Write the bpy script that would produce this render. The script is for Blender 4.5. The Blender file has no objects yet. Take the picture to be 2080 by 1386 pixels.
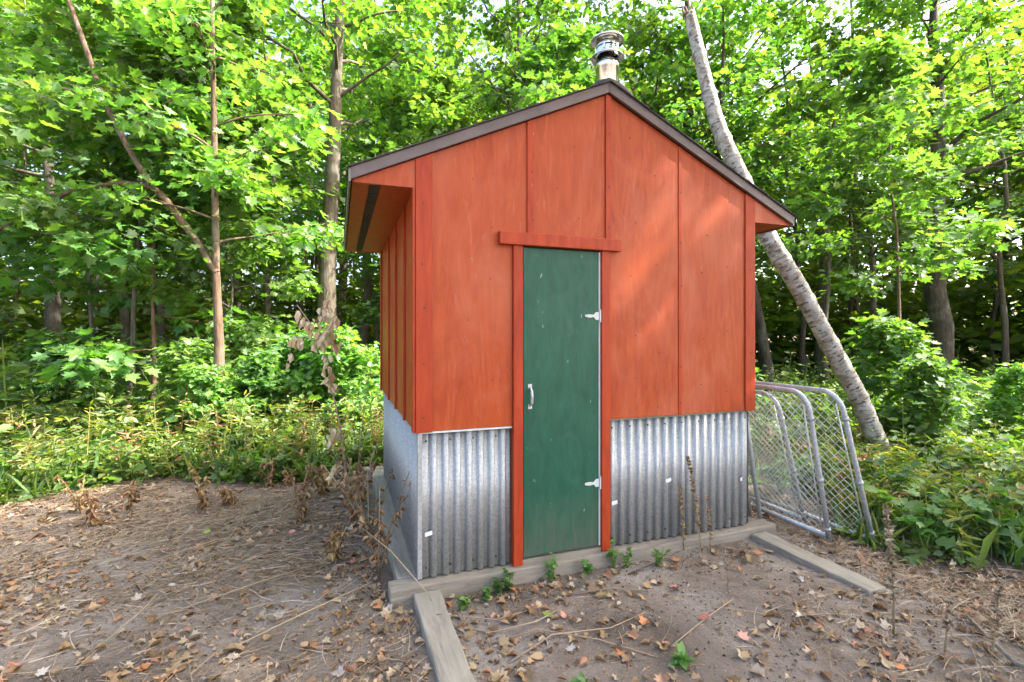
import bpy, math, random
import numpy as np
from mathutils import Vector, Matrix
R = math.radians
sc = bpy.context.scene
col = sc.collection

# ------------------------------------------------------------------ camera, sky, sun, exposure
cam = bpy.data.objects.new('camera', bpy.data.cameras.new('camera'))
col.objects.link(cam)
cam.location = (-.4181, -2.7559, 1.4833)
cam.rotation_euler = (math.pi / 2, 0, -.3432)
cam.data.sensor_width = 36
cam.data.lens = 17.066
cam.data.shift_y = -12.4 / 2080
cam.data.clip_start = .05
cam.data.clip_end = 2000
sc.camera = cam

SUN_EL, SUN_ROT = R(47), R(112)
w = bpy.data.worlds.new('World'); sc.world = w; w.use_nodes = True
nt = w.node_tree
sky = nt.nodes.new('ShaderNodeTexSky')
sky.sky_type = 'NISHITA'; sky.sun_disc = False
sky.sun_elevation = SUN_EL; sky.sun_rotation = SUN_ROT
sky.air_density = .75; sky.dust_density = 6.0; sky.ozone_density = .2
nt.links.new(sky.outputs[0], nt.nodes['Background'].inputs[0])
nt.nodes['Background'].inputs[1].default_value = .15

sun = bpy.data.objects.new('sun', bpy.data.lights.new('sun', 'SUN'))
col.objects.link(sun)
sun.data.energy = 2.8; sun.data.angle = R(.6); sun.data.color = (1, .95, .86)
sdir = Vector((math.sin(SUN_ROT) * math.cos(SUN_EL), math.cos(SUN_ROT) * math.cos(SUN_EL), math.sin(SUN_EL)))
sun.rotation_euler = sdir.to_track_quat('Z', 'Y').to_euler()
sun.location = sdir * 30

vs = sc.view_settings
vs.view_transform = 'Standard'; vs.look = 'None'; vs.gamma = 1; vs.use_curve_mapping = False
vs.exposure = 2.72
sc.cycles.max_bounces = 8; sc.cycles.diffuse_bounces = 5; sc.cycles.glossy_bounces = 3
sc.cycles.transmission_bounces = 5; sc.cycles.transparent_max_bounces = 4
sc.cycles.caustics_reflective = False; sc.cycles.caustics_refractive = False

# ------------------------------------------------------------------ helpers
def tag(o, label=None, cat=None, group=None, kind=None):
    if label: o['label'] = label
    if cat: o['category'] = cat
    if group: o['group'] = group
    if kind: o['kind'] = kind
    return o

def link(name, me, mat=None, parent=None, loc=None):
    o = bpy.data.objects.new(name, me); col.objects.link(o)
    if mat is not None and me is not None and not me.materials: me.materials.append(mat)
    if parent: o.parent = parent
    if loc is not None: o.location = loc
    return o

def empty(name, loc=(0, 0, 0), rz=0):
    o = bpy.data.objects.new(name, None); col.objects.link(o)
    o.location = loc; o.rotation_euler = (0, 0, rz); o.empty_display_size = .1
    return o

class MB:
    def __init__(s): s.v = []; s.f = []; s.uv = []
    def add(s, vs_, fs, uvs=None):
        n = len(s.v); s.v += [tuple(p) for p in vs_]; s.f += [tuple(i + n for i in f) for f in fs]
        s.uv += list(uvs) if uvs else [(0, 0)] * len(vs_)
        return s
    def box(s, x0, x1, y0, y1, z0, z1):
        v = [(x, y, z) for z in (z0, z1) for y in (y0, y1) for x in (x0, x1)]
        return s.add(v, [(0, 2, 3, 1), (4, 5, 7, 6), (0, 1, 5, 4), (2, 6, 7, 3), (0, 4, 6, 2), (1, 3, 7, 5)])
    def prism(s, pts, a0, a1, axis='y'):
        """pts: polygon in the two other axes (x,z for y; y,z for x; x,y for z), counter-clockwise"""
        n = len(pts)
        def mk(p, a):
            return {'y': (p[0], a, p[1]), 'x': (a, p[0], p[1]), 'z': (p[0], p[1], a)}[axis]
        v = [mk(p, a0) for p in pts] + [mk(p, a1) for p in pts]
        f = [tuple(range(n)), tuple(range(2 * n - 1, n - 1, -1))]
        f += [(i, i + n, (i + 1) % n + n, (i + 1) % n) for i in range(n)]
        if axis in ('x', 'z'): f = [tuple(reversed(q)) for q in f]
        return s.add(v, f)
    def tube(s, path, rad, seg=8, cap=True):
        P = [Vector(p) for p in path]; n = len(P)
        if not hasattr(rad, '__len__'): rad = [rad] * n
        t0 = (P[1] - P[0]).normalized()
        ref = Vector((0, 0, 1)) if abs(t0.z) < .9 else Vector((1, 0, 0))
        a = t0.cross(ref).normalized()
        v = []; uv = []; L = 0
        for i in range(n):
            t = (P[min(i + 1, n - 1)] - P[max(i - 1, 0)]).normalized()
            a = (a - t * a.dot(t)).normalized(); b = t.cross(a)
            if i: L += (P[i] - P[i - 1]).length
            for k in range(seg):
                q = 2 * math.pi * k / seg
                v.append(P[i] + (a * math.cos(q) + b * math.sin(q)) * rad[i]); uv.append((k / seg, L))
        f = [(i * seg + k, i * seg + (k + 1) % seg, (i + 1) * seg + (k + 1) % seg, (i + 1) * seg + k)
             for i in range(n - 1) for k in range(seg)]
        if cap: f += [tuple(reversed(range(seg))), tuple((n - 1) * seg + k for k in range(seg))]
        return s.add(v, f, uv)
    def lathe(s, prof, cx, cy, seg=32):
        n = len(prof); v = []
        for r, z in prof:
            for k in range(seg):
                q = 2 * math.pi * k / seg; v.append((cx + r * math.cos(q), cy + r * math.sin(q), z))
        f = [(i * seg + k, i * seg + (k + 1) % seg, (i + 1) * seg + (k + 1) % seg, (i + 1) * seg + k)
             for i in range(n - 1) for k in range(seg)]
        return s.add(v, f)
    def mesh(s, name, smooth=False, bevel=0):
        me = bpy.data.meshes.new(name); me.from_pydata(s.v, [], s.f); me.update()
        if any(u != (0, 0) for u in s.uv):
            uv = me.uv_layers.new(name='UVMap')
            idx = np.empty(len(me.loops), dtype=np.int32); me.loops.foreach_get('vertex_index', idx)
            uv.data.foreach_set('uv', np.array(s.uv, dtype=np.float32)[idx].ravel())
        if smooth: me.polygons.foreach_set('use_smooth', [True] * len(me.polygons))
        return me
    def build(s, name, mat, parent=None, smooth=False, bevel=0, loc=None):
        o = link(name, s.mesh(name, smooth), mat, parent, loc)
        if bevel:
            m = o.modifiers.new('bevel', 'BEVEL'); m.width = bevel; m.segments = 2; m.limit_method = 'ANGLE'
        return o

# --- leaves, built with numpy: each template is two halves folded along the midrib
def template(half, fold=.25, curl=0.):
    n = len(half)
    v = [(x, y, fold * x + curl * (y - .4) ** 2) for x, y in half]
    inner = half[1:-1]
    v += [(-x, y, fold * x + curl * (y - .4) ** 2) for x, y in inner]
    left = [0] + [n + i for i in range(len(inner))] + [n - 1]
    return np.array(v, dtype=np.float32), [list(range(n)), list(reversed(left))]
MAPLE = template([(0, 0), (.30, -.04), (.25, .14), (.56, .32), (.34, .40), (.42, .66), (.17, .58), (0, 1)])
MAPLE_CURL = template([(0, 0), (.30, -.04), (.25, .14), (.56, .32), (.34, .40), (.42, .66), (.17, .58), (0, 1)], .55, -.5)
MAPLE_FLAT = template([(0, 0), (.30, -.04), (.25, .14), (.56, .32), (.34, .40), (.42, .66), (.17, .58), (0, 1)], .12, .2)
STAR = template([(0, 0), (.52, .22), (.24, .42), (.36, .68), (0, 1)])
OVAL = template([(0, 0), (.24, .25), (.22, .62), (0, 1)], .35, -.15)
OVALW = template([(0, 0), (.36, .22), (.33, .6), (0, 1)], .2, -.2)
NARROW = template([(0, 0), (.09, .3), (.07, .7), (0, 1)], .3, -.3)
FAR = template([(0, 0), (.42, .45), (0, 1)])
CRUMB = template([(0, 0), (.34, .12), (.2, .3), (.44, .5), (.15, .8), (0, .9)], .7, -.9)
DRY = template([(0, 0), (.20, .15), (.26, .5), (.12, .8), (0, 1)], 1.1, -.6)

def leaf_mesh(name, P, D, N, S, tmpl):
    """P points, D pointing directions, N normals (need not be orthogonal), S sizes"""
    tv, tf = tmpl
    P = np.asarray(P, np.float32); D = np.asarray(D, np.float32); N = np.asarray(N, np.float32); S = np.asarray(S, np.float32)
    D = D / (np.linalg.norm(D, axis=1, keepdims=True) + 1e-9)
    X = np.cross(D, N); X /= (np.linalg.norm(X, axis=1, keepdims=True) + 1e-9)
    Z = np.cross(X, D)
    n, k = len(P), len(tv)
    V = P[:, None, :] + S[:, None, None] * (tv[None, :, 0:1] * X[:, None, :] + tv[None, :, 1:2] * D[:, None, :] + tv[None, :, 2:3] * Z[:, None, :])
    me = bpy.data.meshes.new(name)
    me.vertices.add(n * k); me.vertices.foreach_set('co', V.astype(np.float32).ravel())
    fl = [len(f) for f in tf]; flat = np.concatenate([np.array(f) for f in tf])
    loops = (flat[None, :] + (np.arange(n) * k)[:, None]).ravel().astype(np.int32)
    me.loops.add(len(loops)); me.loops.foreach_set('vertex_index', loops)
    st = np.concatenate([[0], np.cumsum(fl)[:-1]])
    starts = (st[None, :] + (np.arange(n) * sum(fl))[:, None]).ravel().astype(np.int32)
    me.polygons.add(n * len(fl)); me.polygons.foreach_set('loop_start', starts)
    me.update(calc_edges=True); me.validate()
    return me

def rdirs(rng, n, up=1.0, tilt=.55):
    N = np.stack([rng.normal(0, tilt, n), rng.normal(0, tilt, n), np.full(n, up)], 1)
    az = rng.uniform(0, 2 * np.pi, n)
    D = np.stack([np.cos(az), np.sin(az), rng.normal(-.25, .3, n)], 1)
    return D, N

# ------------------------------------------------------------------ materials
MATS = {}
class NT:
    def __init__(s, name):
        s.m = bpy.data.materials.new(name); s.m.use_nodes = True; s.t = s.m.node_tree
        s.b = s.t.nodes['Principled BSDF']; s.out = s.t.nodes['Material Output']; MATS[name] = s.m
    def n(s, kind, **kw):
        x = s.t.nodes.new('ShaderNode' + kind)
        for k, v in kw.items():
            if k.startswith('i_'): x.inputs[k[2:].replace('_', ' ')].default_value = v
            else: setattr(x, k, v)
        return x
    def l(s, a, b): s.t.links.new(a, b)
    def coords(s, scale=(1, 1, 1), what='Object'):
        c = s.n('TexCoord'); m = s.n('Mapping'); m.inputs['Scale'].default_value = scale
        s.l(c.outputs[what], m.inputs[0]); return m.outputs[0]
    def noise(s, vec, scale, detail=5, rough=.6, dist=0):
        x = s.n('TexNoise'); x.inputs['Scale'].default_value = scale; x.inputs['Detail'].default_value = detail
        x.inputs['Roughness'].default_value = rough; x.inputs['Distortion'].default_value = dist
        s.l(vec, x.inputs['Vector']); return x.outputs['Fac']
    def ramp(s, fac, stops, interp='LINEAR'):
        r = s.n('ValToRGB'); cr = r.color_ramp; cr.interpolation = interp
        while len(cr.elements) < len(stops): cr.elements.new(.5)
        for e, (p, c) in zip(cr.elements, stops):
            e.position = p; e.color = (*c, 1) if hasattr(c, '__len__') else (c, c, c, 1)
        s.l(fac, r.inputs[0]); return r.outputs[0]
    def mix(s, fac, a, b, mode='MIX'):
        x = s.n('Mix', data_type='RGBA', blend_type=mode)
        for v, i in ((fac, 0), (a, 6), (b, 7)):
            if hasattr(v, 'is_linked') or hasattr(v, 'node'): s.l(v, x.inputs[i])
            elif i == 0: x.inputs[i].default_value = v
            else: x.inputs[i].default_value = (*v, 1)
        return x.outputs[2]
    def bump(s, h, strength=.3, dist=.01):
        b = s.n('Bump'); b.inputs['Strength'].default_value = strength; b.inputs['Distance'].default_value = dist
        s.l(h, b.inputs['Height']); s.l(b.outputs[0], s.b.inputs['Normal'])
    def set(s, color=None, rough=None, metal=None, spec=None):
        for v, k in ((color, 'Base Color'), (rough, 'Roughness'), (metal, 'Metallic'), (spec, 'Specular IOR Level')):
            if v is None: continue
            if hasattr(v, 'node'): s.l(v, s.b.inputs[k])
            else: s.b.inputs[k].default_value = (*v, 1) if hasattr(v, '__len__') else v
        return s.m

def plain(name, c, rough=.6, metal=0, var=.25, scale=8, bump=.1):
    t = NT(name); v = t.coords()
    f = t.noise(v, scale, 6)
    a = tuple(x * (1 - var) for x in c); b = tuple(min(1, x * (1 + var)) for x in c)
    t.set(t.ramp(f, [(.3, a), (.7, b)]), rough, metal)
    if bump: t.bump(t.noise(v, scale * 6, 4), bump, .004)
    return t.m

def red_paint(name, axis='front', dark=1.0):
    t = NT(name)
    v = t.coords((1, 1, 1)); vg = t.coords((5.5, 5.5, .8)); vf = t.coords((60, 60, 2.5))
    grain = t.noise(vg, 2.0, 7, .6, 2.4)
    fine = t.noise(vf, 1.6, 6, .7, .4)
    cloud = t.noise(v, 1.3, 3)
    c = t.ramp(grain, [(.28, (.275, .035, .009)), (.5, (.355, .054, .012)), (.72, (.42, .080, .020))])
    c = t.mix(t.ramp(cloud, [(.4, 0), (.68, .7)]), c, (.385, .066, .011))
    haze_ = t.noise(t.coords((1.5, 1.5, .9)), 1.7, 5, .55, .8)
    c = t.mix(t.ramp(haze_, [(.48, 0), (.72, .5)]), c, (.47, .135, .07))
    pale = t.noise(t.coords((4.5, 4.5, .7)), 2.6, 7, .65, 3.2)
    c = t.mix(t.ramp(pale, [(.57, 0), (.74, .38)]), c, (.52, .19, .115))
    wear = t.noise(t.coords((38, 38, 6)), 1.7, 4, .5, .3)
    c = t.mix(t.ramp(wear, [(.785, 0), (.80, .5)]), c, (.66, .46, .38))
    spot = t.noise(t.coords((30, 30, 22)), 1.1, 2, .4)
    c = t.mix(t.ramp(spot, [(.22, .6), (.245, 0)]), c, (.22, .03, .012))
    t.set(c, t.ramp(fine, [(.3, .36), (.7, .55)]), 0, .28)
    t.bump(fine, .22, .004)
    return t.m
red_paint('red_ply')

t = NT('red_board'); v = t.coords((6, 6, 1.0))
c = t.ramp(t.noise(v, 3, 7, .65, .8), [(.3, (.28, .029, .008)), (.7, (.42, .056, .013))])
low = t.n('SeparateXYZ'); t.l(t.coords(), low.inputs[0])
c = t.mix(t.ramp(t.noise(t.coords((40, 40, 12)), 1.3, 4), [(.72, 0), (.77, .45)]), c, (.70, .42, .33))
t.set(c, .5, None, .28); t.bump(t.noise(t.coords((50, 50, 3)), 2, 5), .2, .003)

t = NT('green_paint'); v = t.coords((6, 6, 1.5))
c = t.ramp(t.noise(v, 2.5, 7, .65, .6), [(.28, (.011, .066, .041)), (.7, (.020, .100, .060))])
c = t.mix(t.ramp(t.noise(t.coords((3, 3, 2.2)), 1.6, 6, .6, 1), [(.55, 0), (.75, .35)]), c, (.05, .14, .095))
c = t.mix(t.ramp(t.noise(t.coords((26, 26, 9)), 1.4, 3, .5, .4), [(.72, 0), (.74, .6)]), c, (.30, .42, .36))
# splashed dirt with its own uneven edge along the foot of the door
sep = t.n('SeparateXYZ'); t.l(t.coords(), sep.inputs[0])
ma = t.n('MapRange'); ma.inputs[1].default_value = .10; ma.inputs[2].default_value = .52; ma.inputs[3].default_value = .85; ma.inputs[4].default_value = 0
t.l(sep.outputs[2], ma.inputs[0])
mm = t.n('Math', operation='MULTIPLY'); t.l(ma.outputs[0], mm.inputs[0])
t.l(t.ramp(t.noise(t.coords((22, 22, 2.5)), 1.6, 7, .7), [(.3, .15), (.65, 1)]), mm.inputs[1])
c = t.mix(mm.outputs[0], c, (.11, .11, .08))
t.set(c, t.ramp(t.noise(t.coords((5, 5, 5)), 3, 4), [(.3, .36), (.7, .55)]), None, .3); t.bump(t.noise(t.coords((60, 60, 14)), 2, 4), .25, .003)

def galv(name, base=(.41, .425, .43)):
    t = NT(name)
    vo = t.n('TexVoronoi'); vo.inputs['Scale'].default_value = 95; t.l(t.coords((1, 1, 1)), vo.inputs['Vector'])
    sp = t.n('SeparateColor'); t.l(vo.outputs['Color'], sp.inputs[0])
    a = tuple(x * .82 for x in base); b = tuple(min(1, x * 1.18) for x in base)
    c = t.ramp(sp.outputs[0], [(0, a), (1, b)])
    c = t.mix(t.ramp(t.noise(t.coords((5, 5, .9)), 3, 6, .6, .5), [(.35, .4), (.65, 0)]), c, (.33, .335, .33))
    ox = t.noise(t.coords((34, 34, 7)), 1.3, 5, .6, .6)
    c = t.mix(t.ramp(ox, [(.66, 0), (.72, .75)]), c, (.74, .76, .78))
    rs = t.noise(t.coords((9, 9, 3)), 1.6, 6, .7)
    c = t.mix(t.ramp(rs, [(.68, 0), (.8, .4)]), c, (.27, .20, .14))
    t.set(c, t.ramp(t.noise(t.coords((4, 4, 4)), 4, 4), [(.3, .42), (.7, .58)]), .5)
    t.bump(sp.outputs[1], .05, .002)
    return t.m
galv('galvanized')
galv('tube_steel', (.50, .53, .56))
plain('wire', (.66, .68, .68), .4, .35, .15)
t = NT('stainless'); t.set(t.ramp(t.noise(t.coords((30, 30, .6)), 2, 3), [(.3, (.62, .62, .60)), (.7, (.78, .78, .76))]), .13, 1)
t.bump(t.noise(t.coords((14, 14, 1)), 1, 2), .06, .01)
plain('dark_steel', (.10, .10, .095), .35, .7)
plain('tar', (.018, .018, .018), .7, 0, .4, 20, .6)
plain('fascia_brown', (.118, .086, .082), .42, 0, .22, 6, .2)
plain('drip_edge', (.17, .17, .13), .5, .2)
plain('shingle_grey', (.055, .048, .044), .95, 0, .5, 60, .8)
plain('vent_dark', (.05, .045, .03), .7)
plain('white_strip', (.56, .57, .56), .5, 0, .12, 14)
plain('sticker_white', (.66, .68, .70), .5, 0, .08)
plain('inner_dark', (.10, .07, .05), .9)
plain('nail_brown', (.09, .025, .012), .6)

def wood(name, base, along='x', dark=.45):
    t = NT(name)
    s = {'x': (1.2, 14, 14), 'y': (14, 1.2, 14)}[along]
    g = t.noise(t.coords(s), 2.4, 8, .7, .8)
    c = t.ramp(g, [(.25, tuple(x * dark for x in base)), (.5, base), (.75, tuple(min(1, x * 1.3) for x in base))])
    c = t.mix(t.ramp(t.noise(t.coords((2.2, 2.2, 2.2)), 1.6, 6), [(.4, 0), (.75, .6)]), c, (.20, .17, .13))
    c = t.mix(t.ramp(t.noise(t.coords((3, 3, 3)), 1.1, 5), [(.55, 0), (.75, .5)]), c, (.23, .25, .19))
    t.set(c, .85); t.bump(g, .5, .006)
    return t.m
wood('timber_x', (.25, .218, .175), 'x'); wood('timber_y', (.28, .255, .21), 'y')

def leafmat(name, stops, trans=.42, tcol=(1.5, 1.72, .58), gloss=.04, rough=.55, objvar=.35):
    t = NT(name); t.t.nodes.remove(t.b)
    g = t.n('NewGeometry'); oi = t.n('ObjectInfo')
    c = t.ramp(g.outputs['Random Per Island'], stops)
    hv = t.n('HueSaturation')
    mr = t.n('MapRange'); mr.inputs[3].default_value = 1 - objvar; mr.inputs[4].default_value = 1 + objvar
    t.l(oi.outputs['Random'], mr.inputs[0]); t.l(mr.outputs[0], hv.inputs['Value'])
    mh = t.n('MapRange'); mh.inputs[3].default_value = .485; mh.inputs[4].default_value = .515
    mod = t.n('Math', operation='FRACT'); mu = t.n('Math', operation='MULTIPLY'); mu.inputs[1].default_value = 7.31
    t.l(oi.outputs['Random'], mu.inputs[0]); t.l(mu.outputs[0], mod.inputs[0]); t.l(mod.outputs[0], mh.inputs[0]); t.l(mh.outputs[0], hv.inputs['Hue'])
    t.l(c, hv.inputs['Color']); c = hv.outputs[0]
    d = t.n('BsdfDiffuse'); t.l(c, d.inputs[0])
    tr = t.n('BsdfTranslucent'); tc = t.mix(1.0, c, tcol, 'MULTIPLY'); t.l(tc, tr.inputs[0])
    m1 = t.n('MixShader'); m1.inputs[0].default_value = trans; t.l(d.outputs[0], m1.inputs[1]); t.l(tr.outputs[0], m1.inputs[2])
    gl = t.n('BsdfGlossy'); gl.inputs['Roughness'].default_value = rough; gl.inputs[0].default_value = (.9, .95, 1, 1)
    m2 = t.n('MixShader'); m2.inputs[0].default_value = gloss; t.l(m1.outputs[0], m2.inputs[1]); t.l(gl.outputs[0], m2.inputs[2])
    t.l(m2.outputs[0], t.out.inputs[0])
    return t.m
leafmat('leaf_maple', [(0, (.080, .170, .036)), (.45, (.108, .22, .048)), (.8, (.145, .255, .054)), (1, (.185, .27, .056))], .5)
leafmat('leaf_canopy', [(0, (.065, .15, .030)), (.45, (.098, .20, .036)), (.8, (.135, .235, .040)), (1, (.19, .26, .044))], .52)
leafmat('leaf_far', [(0, (.11, .19, .028)), (.5, (.17, .25, .034)), (1, (.25, .29, .040))], .6)  # brighter and yellower than the near canopy: sunlight put into the leaf colour
leafmat('leaf_herb', [(0, (.085, .155, .036)), (.4, (.125, .215, .046)), (.8, (.17, .25, .048)), (.95, (.24, .27, .05)), (1, (.30, .27, .06))], .48)
leafmat('leaf_yellow', [(0, (.10, .16, .035)), (.6, (.19, .22, .045)), (1, (.34, .29, .06))], .42)
leafmat('leaf_weed', [(0, (.07, .16, .03)), (1, (.13, .23, .05))], .38)
leafmat('leaf_dry', [(0, (.17, .10, .05)), (.3, (.28, .18, .09)), (.55, (.36, .26, .15)), (.74, (.44, .36, .25)), (.84, (.40, .18, .085)), (.94, (.46, .38, .28)), (1, (.42, .37, .32))], .15, (1.1, 1, .9), .03, .5, .1)
leafmat('leaf_crumb', [(0, (.07, .05, .035)), (.5, (.17, .12, .08)), (.8, (.30, .23, .16)), (1, (.42, .38, .33))], .1, (1, 1, 1), .02, .6, .1)
leafmat('leaf_brownplant', [(0, (.16, .085, .035)), (.5, (.30, .185, .08)), (1, (.46, .32, .15))], .2, (1.1, 1, .8), .03, .5, .25)
leafmat('leaf_paleplant', [(0, (.62, .46, .26)), (.5, (.80, .66, .42)), (1, (.86, .77, .56))], .35, (1.1, 1, .9), .03, .5, .05)
leafmat('straw', [(0, (.17, .12, .07)), (.5, (.30, .225, .135)), (.85, (.43, .35, .225)), (1, (.48, .43, .33))], .15, (1.1, 1, .9), .05, .4, .1)
for nm, a, b in (('fallen_tan', (.34, .22, .11), (.48, .34, .19)), ('fallen_orange', (.36, .13, .045), (.48, .21, .085)),
                 ('fallen_pink', (.40, .15, .11), (.52, .26, .20)), ('fallen_pale', (.40, .36, .30), (.52, .48, .42)),
                 ('fallen_brown', (.13, .07, .035), (.22, .12, .06)), ('fallen_green', (.15, .24, .04), (.25, .30, .06))):
    t = NT(nm); oi = t.n('ObjectInfo')
    c = t.ramp(oi.outputs['Random'], [(0, a), (1, b)])
    c = t.mix(t.ramp(t.noise(t.coords((1, 1, 1)), 22, 4), [(.5, 0), (.75, .6)]), c, tuple(x * .5 for x in a))
    t.set(c, .6)

def bark(name, a, b, moss=0):
    t = NT(name)
    g = t.noise(t.coords((9, 9, 1.5)), 2.2, 9, .72, 1.0)
    c = t.ramp(g, [(.32, tuple(x * .35 for x in a)), (.47, a), (.7, b)])
    c = t.mix(t.ramp(t.noise(t.coords(), 1.8, 5), [(.5, 0), (.7, .6)]), c, (.25, .24, .20))
    if moss: c = t.mix(t.ramp(t.noise(t.coords((2, 2, 1)), 2.2, 5), [(.5, 0), (.68, moss)]), c, (.09, .13, .03))
    t.set(c, .9); t.bump(g, 1.0, .03)
    return t.m
bark('bark_grey', (.115, .097, .076), (.21, .188, .155), .15)
bark('bark_brown', (.105, .082, .058), (.20, .165, .12), .15)
bark('bark_dark', (.060, .047, .034), (.125, .102, .075), .12)
bark('bark_pale', (.26, .23, .18), (.40, .37, .31), .1)
bark('twig_brown', (.14, .085, .05), (.22, .15, .10))
t = NT('bark_birch')
um = t.n('UVMap'); mp = t.n('Mapping'); mp.inputs['Scale'].default_value = (3, 9, 1); t.l(um.outputs[0], mp.inputs[0])
mp2 = t.n('Mapping'); mp2.inputs['Scale'].default_value = (5, 26, 1); t.l(um.outputs[0], mp2.inputs[0])
big = t.noise(mp.outputs[0], 1.1, 6, .65, .8); dash = t.noise(mp2.outputs[0], 1.2, 5, .65, .3)
c = t.ramp(t.noise(t.coords((5, 5, 5)), 2, 6), [(.3, (.28, .255, .215)), (.55, (.43, .415, .385)), (.75, (.58, .575, .56))])
c = t.mix(t.ramp(big, [(.46, 0), (.60, .85)]), c, (.20, .16, .11))
c = t.mix(t.ramp(dash, [(.53, 0), (.60, .9)]), c, (.06, .048, .04))
t.set(c, .7); t.bump(dash, .6, .012)

# soil
t = NT('soil'); v = t.coords()
a = t.noise(v, 1.1, 9, .62, .6); b = t.noise(v, 9, 8, .7); d = t.noise(v, 55, 5, .7)
c = t.ramp(a, [(.32, (.060, .046, .035)), (.42, (.145, .114, .088)), (.53, (.245, .202, .164)), (.66, (.345, .305, .265))])
c = t.mix(t.ramp(b, [(.3, .6), (.5, 0)]), c, (.12, .095, .075))
c = t.mix(t.ramp(d, [(.55, 0), (.72, .45)]), c, (.36, .30, .25))
fl = t.n('SeparateXYZ'); t.l(v, fl.inputs[0])
mr = t.n('MapRange'); mr.inputs[1].default_value = 2.6; mr.inputs[2].default_value = 4.2; t.l(fl.outputs[1], mr.inputs[0])
c = t.mix(mr.outputs[0], c, t.ramp(b, [(.3, (.05, .035, .022)), (.7, (.13, .09, .05))]))
t.set(c, .95)
h = t.mix(.45, b, d); t.bump(h, 1.0, .05)
M = MATS

# ------------------------------------------------------------------ ground: one sheet, fine near the shed
def ncoords(a, b, step, far):
    core = np.arange(a, b + 1e-6, step); k = np.geomspace(step * 2, far, 26)
    return np.concatenate([a - k[::-1], core, b + k])
gx = ncoords(-5, 6, .07, 500); gy = ncoords(-4, 5, .07, 500)
rng = np.random.default_rng(5)
waves = [(rng.uniform(.6, 9) , rng.uniform(0, 6.28), rng.uniform(0, 6.28)) for _ in range(26)]
def ground_z(x, y):
    z = 0
    for k, th, ph in waves:
        z = z + np.sin((x * np.cos(th) + y * np.sin(th)) * k + ph) * .012 / (1 + k * .45)
    fall = np.exp(-(np.maximum(np.hypot(x - .5, y) - 7, 0) / 3) ** 2)
    return z * fall + .010
XX, YY = np.meshgrid(gx, gy)
ZZ = ground_z(XX, YY)
nx, ny = len(gx), len(gy)
me = bpy.data.meshes.new('ground')
ii = (np.arange(ny - 1)[:, None] * nx + np.arange(nx - 1)[None]).ravel()
quads = np.stack([ii, ii + 1, ii + nx + 1, ii + nx], 1)
me.vertices.add(nx * ny); me.vertices.foreach_set('co', np.stack([XX, YY, ZZ], -1).astype(np.float32).ravel())
me.loops.add(quads.size); me.loops.foreach_set('vertex_index', quads.ravel().astype(np.int32))
me.polygons.add(len(quads)); me.polygons.foreach_set('loop_start', (np.arange(len(quads)) * 4).astype(np.int32))
me.update(calc_edges=True); me.polygons.foreach_set('use_smooth', [True] * len(quads))
tag(link('ground', me, M['soil']), 'bare grey brown soil of the clearing and the woodland floor', 'ground', kind='structure')

# ------------------------------------------------------------------ the shed
W, DP = 2.44, 2.26          # width of the gable front, depth
ZB, ZR = .10, .936          # foot of the metal, foot of the red panels
PK, SL, OV = 3.042, .4615, .356
def zt(x): return PK - SL * abs(x - W / 2)
shed = empty('shed', (0, 0, 0))
tag(shed, 'red plywood shed with green door and corrugated metal skirting', 'shed')
bev = .003
def part(name, mat, mb, parent=shed, bevel=0, smooth=False, label=None):
    o = mb.build(name, M[mat], parent, smooth, bevel)
    if label: o['label'] = label
    return o
# dark core so that no gap shows through
part('inner_wall', 'inner_dark', MB().prism([(.03, .1), (W - .03, .1), (W - .03, zt(0) - .03), (W / 2, PK - .05), (.03, zt(0) - .03)], .035, DP - .035))
# gable panels, seams behind battens
def gpanel(x0, x1, z0, z1=None):
    xs = [x0, x1] if not (x0 < W / 2 < x1) else [x0, W / 2, x1]
    top = [(x, zt(x) - .002 if z1 is None else z1) for x in reversed(xs)]
    return MB().prism([(x0, z0), (x1, z0)] + top, 0, .014)
SEAM = 1.772
for x0, x1, z0, z1 in ((.02, .568, ZR, SEAM),):
    part('wall_panel', 'red_ply', gpanel(x0, x1, z0, z1))
part('wall_panel', 'red_ply', MB().prism([(.02, SEAM), (.568, SEAM), (.568, 2.03), (.681, 2.03), (.681, zt(.681) - .002), (.02, zt(.02) - .002)], -.0012, .014))
part('wall_panel', 'red_ply', gpanel(.684, 1.224, 2.03))
part('wall_panel', 'red_ply', MB().prism([(1.236, ZR), (1.790, ZR), (1.790, zt(1.79) - .002), (1.227, zt(1.227) - .002), (1.227, 2.03), (1.236, 2.03)], 0, .014))
part('wall_panel', 'red_ply', gpanel(1.793, 2.42, ZR))
for xa, xb, zb in ((.662, .704, 2.1), (1.206, 1.246, 2.1), (1.779, 1.805, ZR - .004)):
    d = .013 if xb < 1.5 else .006
    ztop = [(xb, zt(xb) - .004), (xa, zt(xa) - .004)] if not xa < W / 2 < xb else [(xb, zt(xb) - .004), (W / 2, PK - .004), (xa, zt(xa) - .004)]
    part('batten', 'red_board', MB().prism([(xa, zb), (xb, zb)] + ztop, -d, -.0015), bevel=.002)
part('corner_board', 'red_board', MB().prism([(-.012, ZR - .004), (.082, ZR - .004), (.082, zt(.082) - .004), (-.012, zt(-.012) - .004)], -.019, -.0015), bevel=bev)
part('corner_board', 'red_board', MB().prism([(2.362, ZR - .004), (2.452, ZR - .004), (2.452, zt(2.452) - .004), (2.362, zt(2.362) - .004)], -.012, -.0015), bevel=bev)
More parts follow.
